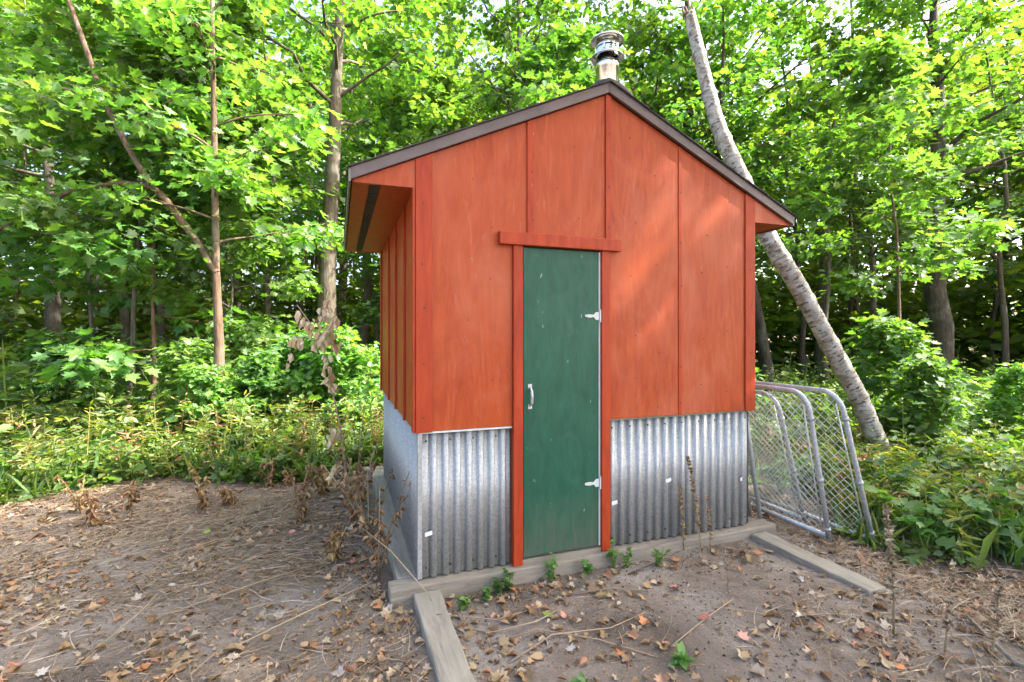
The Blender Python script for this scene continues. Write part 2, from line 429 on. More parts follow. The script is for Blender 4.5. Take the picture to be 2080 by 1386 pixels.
# side wall facing the dead weeds
ys = [0, .44, .94, 1.47, DP]
for a, b in zip(ys[:-1], ys[1:]):
    part('wall_panel', 'red_ply', MB().prism([(a + .0015, ZR), (b - .0015, ZR), (b - .0015, 2.36), (a + .0015, 2.36)], -.012, .002, 'x'))
for y in ys[1:-1]:
    part('batten', 'red_board', MB().box(-.026, -.0135, y - .022, y + .022, ZR - .004, 2.306), bevel=.002)
part('corner_board', 'red_board', MB().box(-.028, -.0135, -.012, .035, ZR - .004, 2.306), bevel=.002)
part('corner_board', 'red_board', MB().box(-.026, -.0135, DP - .07, DP + .012, ZR - .004, 2.306), bevel=.002)
# side facing the gates and back gable
for a, b in ((0, .75), (.75, 1.5), (1.5, DP)):
    part('wall_panel', 'red_ply', MB().prism([(a + .0015, ZR), (b - .0015, ZR), (b - .0015, 2.36), (a + .0015, 2.36)], W - .002, W + .010, 'x'))
part('wall_panel', 'red_ply', MB().prism([(.003, ZR), (W - .003, ZR), (W - .003, zt(0) - .01), (W / 2, PK - .01), (.003, zt(0) - .01)], DP - .012, DP + .002))

# corrugated skirting
def corrug(u0, u1, z0, z1, pitch=.0695, amp=.0105, flat0=0):
    """profile points (u, depth) ; returns MB builder taking a mapping"""
    us = np.arange(u0, u1 + 1e-6, pitch / 10)
    ph = ((us - u0 - flat0) / pitch) % 1.0
    tri = np.where(ph < .5, ph * 2, 2 - ph * 2)           # 0..1..0
    s = np.clip((tri - .38) / .28, 0, 1); s = s * s * (3 - 2 * s)
    d = np.where(us < u0 + flat0, amp * .2, amp * (1 - 2 * s))
    return us, d
def sheet(u0, u1, z0, z1, mapper, flat0=0, waveb=0):
    us, d = corrug(u0, u1, z0, z1, flat0=flat0)
    mb = MB(); n = len(us); v = []
    for off in (0, .0018):
        for z in (z0, z1):
            v += [mapper(u, dd + off, z + (waveb * math.sin(u * 9) if z == z0 else 0)) for u, dd in zip(us, d)]
    f = []
    for i in range(n - 1):
        f.append((i, i + 1, n + i + 1, n + i)); f.append((2 * n + i, 3 * n + i, 3 * n + i + 1, 2 * n + i + 1))
        f.append((i, 2 * n + i, 2 * n + i + 1, i + 1)); f.append((n + i, n + i + 1, 3 * n + i + 1, 3 * n + i))
    return mb.add(v, f)
fm = lambda u, d, z: (u, .018 + d, z)
part('metal_sheet', 'galvanized', sheet(.012, .566, ZB, ZR + .01, fm, .05), smooth=True)
part('metal_sheet', 'galvanized', sheet(1.237, 1.86, ZB, ZR + .01, fm), smooth=True)
part('metal_sheet', 'galvanized', sheet(1.84, W - .03, ZB, ZR + .01, lambda u, d, z: (u, .0145 + d, z)), smooth=True)
part('metal_sheet', 'galvanized', sheet(.012, DP - .01, ZB, ZR + .01, lambda u, d, z: (.012 + d, DP - u, z), .02), smooth=True)
part('metal_sheet', 'galvanized', sheet(.02, DP - .01, ZB, ZR + .01, lambda u, d, z: (W - .012 - d, u, z)), smooth=True)
part('metal_sheet', 'galvanized', sheet(.03, W - .03, ZB, ZR + .01, lambda u, d, z: (W - u, DP - .02 - d, z)), smooth=True)
part('corner_strip', 'galvanized', MB().box(.003, .028, .005, .0075, ZB, ZR - .006).box(.003, .0055, .0075, .05, ZB, ZR - .006))
part('flashing_strip', 'white_strip', MB().box(.012, .566, -.004, .008, ZR - .013, ZR - .003))
part('flashing_strip', 'drip_edge', MB().box(1.240, 2.41, .001, .009, ZR - .012, ZR - .003))
for x, z in ((.045, .335), (1.262, .37), (1.685, .475), (2.33, .42)):
    part('sticker', 'sticker_white', MB().add([(x, .006, z), (x + .042, .006, z + .008), (x + .04, .006, z + .032), (x - .002, .006, z + .024),
        (x, .0075, z), (x + .042, .0075, z + .008), (x + .04, .0075, z + .032), (x - .002, .0075, z + .024)],
        [(0, 1, 2, 3), (4, 7, 6, 5), (0, 4, 5, 1), (1, 5, 6, 2), (2, 6, 7, 3), (3, 7, 4, 0)]))
# doorway
part('door_jamb', 'red_board', MB().box(.570, .630, -.022, .03, .094, 2.026), bevel=bev)
part('door_jamb', 'red_board', MB().box(1.172, 1.233, -.022, .03, .094, 2.026), bevel=bev)
part('lintel', 'red_board', MB().box(.477, 1.302, -.046, -.0025, 2.022, 2.098), bevel=bev)
part('threshold', 'timber_x', MB().box(.632, 1.17, -.012, .04, .0915, .118))
door = part('door', 'green_paint', MB().box(.637, 1.156, -.006, .030, .130, 2.016), bevel=.003)
part('door_edge', 'white_strip', MB().box(1.1575, 1.169, -.004, .028, .130, 2.014), parent=door)
for z in (1.605, .535):
    h = MB().prism([(1.056, z - .006), (1.09, z - .012), (1.118, z - .008), (1.135, z - .026), (1.157, z - .026), (1.157, z + .026), (1.135, z + .024), (1.118, z + .007), (1.09, z + .010), (1.056, z + .006)], -.0105, -.0065)
    h.tube([(1.164, -.013, z - .04), (1.164, -.013, z + .04)], .006, 8)
    part('hinge', 'white_strip', h, parent=door)
hp = [(.680, -.008, 1.165), (.680, -.022, 1.158), (.680, -.040, 1.142), (.680, -.045, 1.108), (.680, -.040, 1.074), (.680, -.022, 1.058), (.680, -.008, 1.051)]
part('handle', 'tube_steel', MB().tube(hp, [.006, .007, .0085, .009, .0085, .007, .006], 10).box(.667, .693, -.0095, -.0065, 1.156, 1.184).box(.667, .693, -.0095, -.0065, 1.032, 1.060), parent=door, smooth=False)
# nails: dark dots
rnd = random.Random(3); mb = MB()
for x in (.035, .683, 1.226, 1.792, 2.41):
    z = (ZR if x not in (.683, 1.226) else 2.1) + .08
    while z < zt(x) - .06:
        yy = {.035: -.0205, .683: -.0145, 1.226: -.0145, 1.792: -.0075, 2.41: -.0135}[x]
        xx = x + rnd.uniform(-.012, .012)
        mb.box(xx - .005, xx + .005, yy, yy + .003, z - .005, z + .005); z += rnd.uniform(.24, .36)
for x in (.3, .42, .86, 1.0, 1.42, 1.6, 2.0, 2.2):
    z = (ZR if not .6 < x < 1.2 else 2.12) + rnd.uniform(.05, .3)
    while z < zt(x) - .06:
        xx = x + rnd.uniform(-.03, .03); mb.box(xx - .0033, xx + .0033, -.0035, .002, z - .0033, z + .0033); z += rnd.uniform(.25, .6)
for x in (.6, 1.2):
    for z in (.3, .75, 1.3, 1.8): mb.box(x - .003, x + .003, -.0235, -.02, z, z + .006)
part('nail', 'nail_brown', mb)['kind'] = 'stuff'
mb = MB()
for x0, x1 in ((.05, .55), (1.26, 2.38)):
    for z in (.16, .88):
        x = x0
        while x < x1: mb.box(x - .0045, x + .0045, .003, .0115, z - .0045, z + .0045); x += .139
part('screw', 'dark_steel', mb)['kind'] = 'stuff'

# roof
def slope_poly(xa, xb, lo, hi): return [(xa, zt(xa) + lo), (xb, zt(xb) + lo), (xb, zt(xb) + hi), (xa, zt(xa) + hi)]
roof = None
for sgn, xa, xb in ((-1, -OV, W / 2), (1, W / 2, W + OV)):
    o = part('roof', 'inner_dark', MB().prism(slope_poly(xa, xb, .03, .062), -.012, DP + .05))
    part('fascia', 'fascia_brown', MB().prism(slope_poly(xa if sgn < 0 else xa + .0005, xb if sgn > 0 else xb - .0005, 0, .064), -.034, -.0125), parent=o, bevel=.002)
    part('fascia', 'fascia_brown', MB().prism(slope_poly(xa if sgn < 0 else xa + .0005, xb if sgn > 0 else xb - .0005, 0, .064), DP + .0505, DP + .07), parent=o)
    # overlapping courses
    n = 11; c = MB(); x_low = xa - .018 if sgn < 0 else xb + .018; ridge = W / 2
    for i in range(n):
        a = x_low + (ridge - x_low) * i / n; b = x_low + (ridge - x_low) * min(1, (i + 1.25) / n)
        wob = rnd.uniform(-.004, .004)
        pa, pb = (a, b) if sgn < 0 else (b, a)
        e0, e1 = (.0095, .0015) if sgn < 0 else (.0015, .0095)
        c.prism([(pa, zt(pa) + .064 + e0 * .2), (pb, zt(pb) + .064 + e1 * .2), (pb, zt(pb) + .066 + e1), (pa, zt(pa) + .066 + e0)], -.048 + wob, DP + .08)
    part('shingle_course', 'shingle_grey', c, parent=o)
    xe = xa if sgn < 0 else xb
    x0, x1 = (xe - .012, xe - .0005) if sgn < 0 else (xe + .0005, xe + .012)
    part('drip_edge', 'drip_edge', MB().box(x0, x1, -.034, DP + .05, zt(xe) - .012, zt(xe) + .058), parent=o)
# eave boxes
ZE = 2.312
part('soffit', 'red_board', MB().box(-.348, -.258, .012, DP + .03, ZE, ZE + .009))
part('soffit', 'red_board', MB().box(-.196, -.0135, .012, DP + .03, ZE, ZE + .009))
v = MB().box(-.257, -.197, .012, DP + .03, ZE + .006, ZE + .010)
for i in range(48): v.box(-.254, -.200, .03 + i * .046, .03 + i * .046 + .018, ZE + .0015, ZE + .0055)
part('vent_strip', 'vent_dark', v)
part('soffit', 'red_board', MB().box(W + .0105, W + .17, .012, DP + .03, ZE, ZE + .009))
part('soffit', 'red_board', MB().box(W + .174, W + .348, .012, DP + .03, ZE, ZE + .009))
for y0, y1 in ((-.009, .011), (DP + .0305, DP + .045)):
    part('gable_return', 'red_ply', MB().prism([(-.352, zt(-.352) - .001), (-.340, ZE - .004), (-.0125, ZE - .004), (-.0125, zt(-.0125) - .004)], y0, y1))
    part('gable_return', 'red_ply', MB().prism([(W + .352, zt(W + .352) - .001), (W + .0125, zt(W + .0125) - .004), (W + .0125, ZE - .004), (W + .340, ZE - .004)][::-1], y0, y1))
# chimney through the ridge
CX, CY = 1.318, .16
chim = part('chimney', 'stainless', MB().lathe([(.074, 2.95), (.074, 3.30), (.077, 3.302), (.077, 3.345), (.074, 3.347), (.074, 3.44)], CX, CY, 40), smooth=False)
for p in chim.data.polygons: p.use_smooth = True
part('storm_collar', 'stainless', MB().lathe([(.078, 3.395), (.105, 3.372), (.112, 3.376), (.112, 3.383), (.080, 3.405)], CX, CY, 40), parent=chim, smooth=True)
part('cap_drum', 'stainless', MB().lathe([(.0765, 3.405), (.0765, 3.425)], CX, CY, 40).lathe([(.0775, 3.447), (.0775, 3.50), (.070, 3.50)], CX, CY, 40), parent=chim, smooth=True)
part('cap_slot', 'vent_dark', MB().lathe([(.062, 3.42), (.062, 3.45)], CX, CY, 24), parent=chim)
for q in range(5):
    an = q * 2 * math.pi / 5 + .75 - math.pi / 2 - .3
    cx, cy = CX + .0755 * math.cos(an), CY + .0755 * math.sin(an)
    part('cap_strut', 'stainless', MB().tube([(cx, cy, 3.415), (cx, cy, 3.455)], .009, 6), parent=chim)
part('rain_cap', 'stainless', MB().lathe([(.060, 3.498), (.108, 3.488), (.113, 3.492), (.113, 3.500), (.07, 3.522), (.001, 3.530)], CX, CY, 40), parent=chim, smooth=True)
fv, ff = [], []
SEG = 40
for ri, (r, hgt) in enumerate(((.076, .105), (.10, .085), (.15, .058), (.20, .034), (.205, .002))):
    for k in range(SEG):
        q = 2 * math.pi * k / SEG; x, y = CX + r * math.cos(q), max(CY + r * math.sin(q), -.044)
        fv.append((x, y, zt(x) + .070 + hgt))
ff = [(i * SEG + k, i * SEG + (k + 1) % SEG, (i + 1) * SEG + (k + 1) % SEG, (i + 1) * SEG + k) for i in range(4) for k in range(SEG)]
part('roof_flashing', 'tar', MB().add(fv, [tuple(reversed(f)) for f in ff]), parent=chim, smooth=True)

# ------------------------------------------------------------------ timbers round the shed
def timber(x0, x1, y0, y1, z0, z1, along, label, sag=0, seed=0):
    r_ = random.Random(seed); mb = MB(); n = 14; v = []
    for i in range(n + 1):
        t_ = i / n
        for a, b in ((0, 0), (1, 0), (1, 1), (0, 1)):
            j = lambda s: r_.uniform(-s, s)
            if along == 'x': p = (x0 + (x1 - x0) * t_, (y0, y1)[a] + j(.004), (z0, z1)[b] + (j(.004) if b else 0))
            else: p = ((x0, x1)[a] + j(.004), y0 + (y1 - y0) * t_, (z0, z1)[b] + (j(.004) if b else 0))
            v.append(p)
    f = [(i * 4 + k, i * 4 + (k + 1) % 4, i * 4 + 4 + (k + 1) % 4, i * 4 + 4 + k) for i in range(n) for k in range(4)]
    f += [(3, 2, 1, 0), tuple(n * 4 + k for k in range(4))]
    if along == 'x': f = [tuple(reversed(q)) for q in f]
    mb.add(v, [tuple(reversed(q)) for q in f])
    o = mb.build('timber', M['timber_' + along], None, False, .009)
    return tag(o, label, 'timber', 'timbers laid round the foot of the shed')
timber(-.155, 2.612, -.052, .075, -.04, .091, 'x', 'grey sill timber running under the green door and gable front', seed=1)
timber(-.105, .03, .08, 2.47, -.04, .089, 'y', 'sill timber under the metal side wall behind the dry weeds', seed=2)
timber(W - .03, W + .115, .08, 2.47, -.04, .089, 'y', 'sill timber under the side wall where the gates lean', seed=3)
timber(-.170, .03, 2.475, 2.60, -.04, .089, 'x', 'short timber end sticking out past the back corner of the shed', seed=4)
timber(-.028, .117, -1.45, -.057, -.05, .058, 'y', 'weathered grey timber with a split, running out from the bare metal corner into the yard', seed=5)
timber(2.362, 2.500, -.885, -.057, -.05, .060, 'y', 'short weathered timber running out from the corner beside the gates', seed=6)

# ------------------------------------------------------------------ chain link gates leaning on the shed
def gate(bottom, top, width, label):
    b, tp = Vector(bottom), Vector(top)
    up = (tp - b); H = up.length; up.normalize(); ax = Vector((0, 1, 0)); nrm = ax.cross(up)
    g = empty('chain_link_gate', b); tag(g, label, 'gate', 'chain link gates leaning on the shed')
    P = lambda u, v_, n_=0: tuple(ax * u + up * v_ + nrm * n_)
    rc = .13; path = []
    path += [P(0, 0), P(0, H * .5), P(0, H - rc)]
    for k in range(1, 8):
        q = math.pi / 2 * k / 8; path.append(P(rc - rc * math.cos(q), H - rc + rc * math.sin(q)))
    path += [P(rc, H), P(width * .5, H), P(width - rc, H)]
    for k in range(1, 8):
        q = math.pi / 2 * k / 8; path.append(P(width - rc + rc * math.sin(q), H - rc + rc * math.cos(q)))
    path += [P(width, H - rc), P(width, H * .5), P(width, 0)]
    MB().tube(path, .017, 10).build('frame', M['tube_steel'], g, True)
    MB().tube([P(.018, .045), P(width - .018, .045)], .0165, 8).build('bottom_rail', M['tube_steel'], g, True)
    for u in (0, width):
        for v_ in (.10, H * .42, H - .19):
            MB().tube([P(u, v_ - .011), P(u, v_ + .011)], .0225, 12).build('clamp', M['galvanized'], g, True)
        uu = .045 if u == 0 else width - .045
        MB().tube([P(uu, .06), P(uu, H - .09)], .005, 6).build('tension_bar', M['wire'], g, True)
    mb = MB(); cell = .068; n = int((width - .09) / (cell / 2)); rows = int((H - .11) / (cell / 2))
    for i in range(n):
        u0 = .045 + i * cell / 2
        pth = []
        for j in range(rows + 1):
            side = (i + j) % 2
            pth.append(P(u0 + side * cell / 2, .062 + j * cell / 2, .0022 if (j % 2) else -.0022))
        if i % 2 == 0 or True:
            mb.tube(pth, .0028, 4, cap=False)
    mb.build('chain_link_mesh', M['wire'], g, True)
    for u in (.3, .75): MB().tube([P(u, H - .06), P(u - .02, H + .018, .012), P(u + .01, H + .02, -.012), P(u + .02, H - .05)], .0022, 5).build('wire_tie', M['wire'], g)
    return g
gate((2.864, -.269, .01), (2.648, -.269, 1.085), 1.15, 'chain link gate closest to the shed wall, its rail over the timber end')
gate((2.998, .029, .01), (2.700, .029, 1.03), 1.1, 'short chain link gate sandwiched between two larger gates')
gate((3.103, -.414, .01), (2.765, -.414, 1.096), 1.2, 'outermost chain link gate, farthest from the shed wall')
tag(MB().tube([(2.614, .10, .091), (2.555, .16, .76), (2.48, .24, 1.55)], .016, 8).build('pole', M['tube_steel'], None, True), 'grey steel pole standing on the sill timber against the shed corner', 'pole')
tag(MB().tube([(2.572, .145, .092), (2.52, .2, .6), (2.475, .25, 1.05)], .013, 8).build('pole', M['timber_y'], None, True), 'thin brown stick leaning between the steel pole and the metal', 'stick')
tag(MB().tube([(3.02, .62, .0), (2.80, .60, .9), (2.475, .57, 2.1)], .014, 8).build('pole', M['tube_steel'], None, True), 'long slanting pole rising behind the gate tops to the wall', 'pole')

# ------------------------------------------------------------------ trees
def wander(rng, p0, p1, n, amp):
    p0, p1 = np.array(p0, float), np.array(p1, float)
    t_ = np.linspace(0, 1, n)[:, None]; P = p0 + (p1 - p0) * t_
    off = np.cumsum(rng.normal(0, amp, (n, 3)), 0); off -= off[0]; off -= t_ * off[-1]
    off[:, 2] *= .3
    return P + off

class TreeGen:
    def __init__(s, seed): s.rng = np.random.default_rng(seed); s.wood = MB(); s.C = []; s.O = []
    def trunk(s, path, r0, r1, seg=10, flare=.5):
        path = np.array(path); n = len(path); t_ = np.linspace(0, 1, n)
        rad = r0 + (r1 - r0) * t_ ** .9
        rad = rad * (1 + flare * np.exp(-path[:, 2].clip(0) / .22)) * (1 + s.rng.normal(0, .025, n))
        s.wood.tube(path.tolist(), rad.tolist(), seg); s.path = path; s.rad = rad
    def limb(s, p0, az, el, L, r, twigs, spray=3, wob=.05, seg=6):
        rng = s.rng; d = np.array([math.cos(az) * math.cos(el), math.sin(az) * math.cos(el), math.sin(el)])
        n = 6; P = wander(rng, p0, p0 + d * L, n, L * wob); t_ = np.linspace(0, 1, n)
        P[:, 2] -= (t_ ** 2) * L * .12
        s.wood.tube(P.tolist(), (r * (1 - .85 * t_)).tolist(), seg, cap=False)
        s.spray_along(P, L, r, twigs, spray, az)
    def spray_along(s, P, L, r, twigs, spray, az=None, tl=.38):
        rng = s.rng; n = len(P)
        for k in range(twigs):
            t_ = rng.uniform(.25, 1.0); i = min(int(t_ * (n - 1)), n - 2); fr = t_ * (n - 1) - i
            b = P[i] * (1 - fr) + P[i + 1] * fr; d = P[i + 1] - P[i]
            a0 = math.atan2(d[1], d[0]) + rng.choice([-1, 1]) * rng.uniform(.3, 1.2)
            tl_ = min(1.1, max(.25, L * tl)) * rng.uniform(.6, 1.2)
            e = b + np.array([math.cos(a0), math.sin(a0), rng.uniform(-.15, .35)]) * tl_
            m = (b + e) / 2 + rng.normal(0, .03, 3)
            s.wood.tube([b.tolist(), m.tolist(), e.tolist()], [max(.004, r * .3), .0045, .002], 4, cap=False)
            for q in range(spray):
                f = (q + 1) / spray; s.C.append(b + (e - b) * f); s.O.append([math.cos(a0), math.sin(a0), 0])
        s.C.append(P[-1]); s.O.append(P[-1] - P[-2])
    def leaves(s, name, per, size, tmpl, rad=.3, thick=.09, tilt=.5, droop=.3):
        rng = s.rng; C = np.array(s.C); O = np.array(s.O); n = len(C) * per
        C = np.repeat(C, per, 0); O = np.repeat(O, per, 0)
        a = rng.uniform(0, 2 * np.pi, n); q = rad * np.sqrt(rng.uniform(0, 1, n))
        off = np.stack([np.cos(a) * q, np.sin(a) * q, rng.normal(0, thick, n) - q * .25], 1)
        D = off * [1, 1, .3] / rad + O * .5 + rng.normal(0, .35, (n, 3)); D[:, 2] -= droop
        N = np.stack([rng.normal(0, tilt, n), rng.normal(0, tilt, n), np.ones(n)], 1)
        S = size * rng.uniform(.6, 1.25, n)
        return leaf_mesh(name, C + off, D, N, S, tmpl)

def make_tree(seed, h, r0, cb, cr, limbs, twigs, per, size, tmpl, lean=(0, 0), top=.85, seg=10, amp=.06, rad=.32, elev=(.1, .7)):
    g = TreeGen(seed); rng = g.rng
    n = max(8, int(h * 1.3))
    path = wander(rng, (0, 0, -.05), (lean[0], lean[1], h), n, amp); path[0] = (0, 0, -.05)
    extra = path[0] + (path[1] - path[0]) * .12; path = np.vstack([path[:1], extra[None], path[0] * .7 + path[1] * .3, path[1:]])
    g.trunk(path, r0, r0 * .12, seg)
    az = rng.uniform(0, 6.28)
    for i in range(limbs):
        f = (i + rng.uniform(0, 1)) / limbs; z = cb + (h * .97 - cb) * f
        j = np.searchsorted(path[:, 2], z); j = min(max(j, 1), len(path) - 1)
        u = (z - path[j - 1, 2]) / (path[j, 2] - path[j - 1, 2] + 1e-6); p = path[j - 1] + (path[j] - path[j - 1]) * u
        az += 2.4 + rng.normal(0, .4)
        L = cr * (1 - f ** 1.6 * top) * rng.uniform(.65, 1.15)
        g.limb(p, az, rng.uniform(*elev) * (1 + .4 * f), L, max(.008, g.rad[j] * .42), twigs)
    tm = g.wood.mesh('trunk', True); lm = g.leaves('crown', per, size, tmpl, rad)
    return tm, lm

def plant_tree(name, label, cat, meshes, loc, rz, scale, barkm, leafm, group=None):
    o = empty(name, (loc[0], loc[1], float(ground_z(loc[0], loc[1]))), rz); o.scale = (scale,) * 3
    tag(o, label, cat, group)
    tm, lm = meshes
    if not tm.materials: tm.materials.append(M[barkm])
    c = link('trunk', tm, None, o)
    c.material_slots[0].link = 'OBJECT'; c.material_slots[0].material = M[barkm]
    l = link('crown', lm, M[leafm], o)
    return o

CAN = [make_tree(100 + i, 11.5, .20, 4.0, 3.2, 26, 6, 10, .15, STAR, (.5 * math.sin(i * 2), .5 * math.cos(i * 2))) for i in range(3)]
DENSE = [make_tree(150 + i, 10, .20, 3.6, 3.4, 32, 6, 12, .17, STAR, (0, 0)) for i in range(2)]
SLIM = [make_tree(200 + i, 9.5, .085, 3.0, 2.1, 20, 5, 8, .145, STAR, (.6 * math.sin(i * 2.5), .6 * math.cos(i * 1.5)), amp=.09, seg=8) for i in range(3)]
YOUNG = [make_tree(300 + i, 5.6, .038, 1.0, 1.6, 18, 4, 9, .15, MAPLE, (.4 * math.sin(i * 2.1), .4 * math.cos(i * 1.7)), amp=.05, seg=7, rad=.26, elev=(0, .45)) for i in range(4)]
YHI = [make_tree(350 + i, 7.2, .05, 2.5, 1.9, 22, 5, 9, .16, MAPLE, (.5 * math.sin(i * 2.1), .5 * math.cos(i * 1.7)), amp=.06, seg=7, rad=.28, elev=(0, .45)) for i in range(3)]
SAPL = [make_tree(400 + i, 2.3, .02, .18, 1.0, 18, 5, 8, .15, MAPLE, (.2 * math.sin(i * 2.1), .2 * math.cos(i * 1.7)), amp=.03, seg=6, rad=.22, elev=(0, .45)) for i in range(3)]

rnd = random.Random(11)
# the trunks that stand out, one by one: x, y, mesh, scale, bark, label
BIG = [
 (-.68, 7.73, make_tree(91, 11.5, .25, 5.6, 2.8, 22, 5, 9, .15, STAR, (.5, -.18), amp=.03, seg=16), 1.0, 'bark_brown', 'thick grey trunked maple with furrowed bark beside the shed eave'),
 (-6.32, 10.91, make_tree(95, 10, .2, 4.8, 2.4, 16, 5, 8, .15, STAR, (.2, 0)), 1.0, 'bark_dark', 'grey barked maple standing deeper than the long side limb of the forked maple'),
 (-5.05, 13.1, SLIM[1], 1.35, 'bark_dark', 'dark thick trunked tree standing behind the forked maple'),
 (3.7, 8.8, CAN[0], 1.12, 'bark_grey', 'leafy maple standing close behind the shed, its crown above the chimney'),
 (1.6, 12.6, SLIM[0], 1.1, 'bark_grey', 'straight slim tree rising behind the shed roof'),
 (8.97, 8.1, CAN[1], 1.25, 'bark_dark', 'massive dark trunked tree behind the leaning birch top'),
 (8.3, 6.1, make_tree(94, 10, .13, 4.4, 2.0, 16, 5, 8, .145, STAR, (.5, -.2), amp=.05), 1.0, 'bark_dark', 'dark slim tree between the shed eave and the leaning birch'),
 (12.83, 4.51, make_tree(93, 12, .30, 4.6, 3.2, 22, 5, 9, .15, STAR, (.6, -.3), amp=.08, seg=14), 1.0, 'bark_dark', 'thick double stemmed looking maple past the foot of the birch'),
 (9.9, 6.6, make_tree(92, 9.5, .16, 4.2, 2.0, 16, 5, 8, .145, STAR, (1.9, -.6), amp=.05), 1.0, 'bark_dark', 'slanting dark trunk close behind the leaning birch'),
]
for i, (x, y, m, s, b, lab) in enumerate(BIG):
    plant_tree('maple_tree', lab, 'tree', m, (x, y), rnd.uniform(0, 6.28) if i else 0, s, b, 'leaf_canopy')
def bulk(name, label, group, cat, spots, meshes, smin, smax, barks, leafm):
    for i, (x, y) in enumerate(spots):
        plant_tree(name, label, cat, meshes[i % len(meshes)], (x, y), rnd.uniform(0, 6.28), rnd.uniform(smin, smax), barks[i % len(barks)], leafm, group)
bulk('slim_tree', 'slim trunked broadleaf tree around the forked maple', 'slim trees around the forked maple', 'tree',
     [(-8.9, 14.5), (-6.8, 13.7), (-2.1, 10.9), (-3.5, 12.4), (-8.6, 10.5)],
     SLIM, .8, 1.2, ['bark_brown', 'bark_grey', 'bark_brown'], 'leaf_canopy')
bulk('slim_tree', 'slim trunked broadleaf tree rising behind the shed', 'slim trees rising behind the shed', 'tree',
     [(0.5, 11.1), (3.1, 10.2), (4.9, 9.6)],
     SLIM, .8, 1.2, ['bark_brown', 'bark_grey', 'bark_brown'], 'leaf_canopy')
bulk('slim_tree', 'slim trunked broadleaf tree beyond the leaning birch', 'slim trees beyond the leaning birch', 'tree',
     [(9.2, 7.2), (10.9, 5.8), (12.2, 5.6), (7.4, 8.7), (14.7, 4.4), (13.5, 6.4), (11.7, 7.1), (9.5, 11.5), (16.4, 5.4), (15.2, 9.2)],
     SLIM, .8, 1.2, ['bark_dark', 'bark_brown', 'bark_dark'], 'leaf_canopy')
bulk('canopy_tree', 'tall broadleaf tree deep in the woods around the forked maple', 'tall trees deep in the woods around the forked maple', 'tree',
     [(-11, 17), (-4.2, 18.5)],
     CAN, .95, 1.25, ['bark_brown', 'bark_grey'], 'leaf_canopy')
bulk('canopy_tree', 'tall broadleaf tree deep in the woods rising behind the shed', 'tall trees deep in the woods rising behind the shed', 'tree',
     [(-0.5, 16.5), (2.6, 18), (2.4, 12.2), (5.2, 12.6), (0.2, 13.8)],
     CAN, .95, 1.25, ['bark_brown', 'bark_grey'], 'leaf_canopy')
bulk('canopy_tree', 'tall broadleaf tree deep in the woods beyond the leaning birch', 'tall trees deep in the woods beyond the leaning birch', 'tree',
     [(7.6, 11.4), (20.5, 7.0)],
     CAN, .95, 1.25, ['bark_brown', 'bark_grey'], 'leaf_canopy')
bulk('young_maple', 'young maple with layered leafy branches around the forked maple', 'young maples around the forked maple', 'tree',
     [(-3.0, 5.7), (-2.3, 6.6), (-6.9, 9.0)],
     YOUNG, .85, 1.35, ['twig_brown', 'bark_grey'], 'leaf_maple')
bulk('young_maple', 'young maple with layered leafy branches rising behind the shed', 'young maples rising behind the shed', 'tree',
     [(0.9, 8.2), (3.2, 7.6)],
     YOUNG, .85, 1.35, ['twig_brown', 'bark_grey'], 'leaf_maple')
bulk('maple_sapling', 'low maple sapling with broad leaves to the ground below the forked maple', 'low maple saplings in the undergrowth below the forked maple', 'sapling',
     [(-3.9, 5.6), (-2.3, 4.9), (-1.45, 4.7), (-1.9, 4.2)],
     SAPL, .38, .75, ['twig_brown'], 'leaf_maple')
bulk('maple_sapling', 'low maple sapling with broad leaves to the ground near the back of the shed', 'low maple saplings in the undergrowth near the back of the shed', 'sapling',
     [(-0.95, 4.9), (-0.45, 4.5), (-0.15, 5.6), (4.8, 3.0)],
     SAPL, .38, .75, ['twig_brown'], 'leaf_maple')
bulk('maple_sapling', 'low maple sapling with broad leaves to the ground near the foot of the birch', 'low maple saplings in the undergrowth near the foot of the birch', 'sapling',
     [(6.6, 1.5), (7.9, 0.9), (6.2, 0.9)],
     SAPL, .38, .75, ['twig_brown'], 'leaf_maple')
bulk('young_maple', 'young maple on a bare stem with its leaves held high around the forked maple', 'young maples with bare stems around the forked maple', 'tree',
     [(-2.1, 6.2), (-3.5, 6.1), (-2.6, 7.2), (-4.4, 8.0)],
     YHI, .9, 1.2, ['twig_brown', 'bark_grey'], 'leaf_maple')
bulk('young_maple', 'young maple on a bare stem with its leaves held high rising behind the shed', 'young maples with bare stems rising behind the shed', 'tree',
     [(1.6, 7.9), (4.6, 7.2)],
     YHI, .9, 1.2, ['twig_brown', 'bark_grey'], 'leaf_maple')
bulk('young_maple', 'young maple on a bare stem with its leaves held high beyond the leaning birch', 'young maples with bare stems beyond the leaning birch', 'tree',
     [(9.2, 3.0)],
     YHI, .9, 1.2, ['twig_brown', 'bark_grey'], 'leaf_maple')
# shade trees in the sun's way, beyond the near side of the clearing
bulk('maple_tree', 'broad maple shading the clearing from beyond the gates', 'maples beyond the gates', 'tree',
     [(5.2, -3.4), (7.9, -3.2), (3.0, -5.8), (10.4, -4.6)], [CAN[1], CAN[2], DENSE[1], DENSE[0]], 1.1, 1.25, ['bark_grey'], 'leaf_canopy')

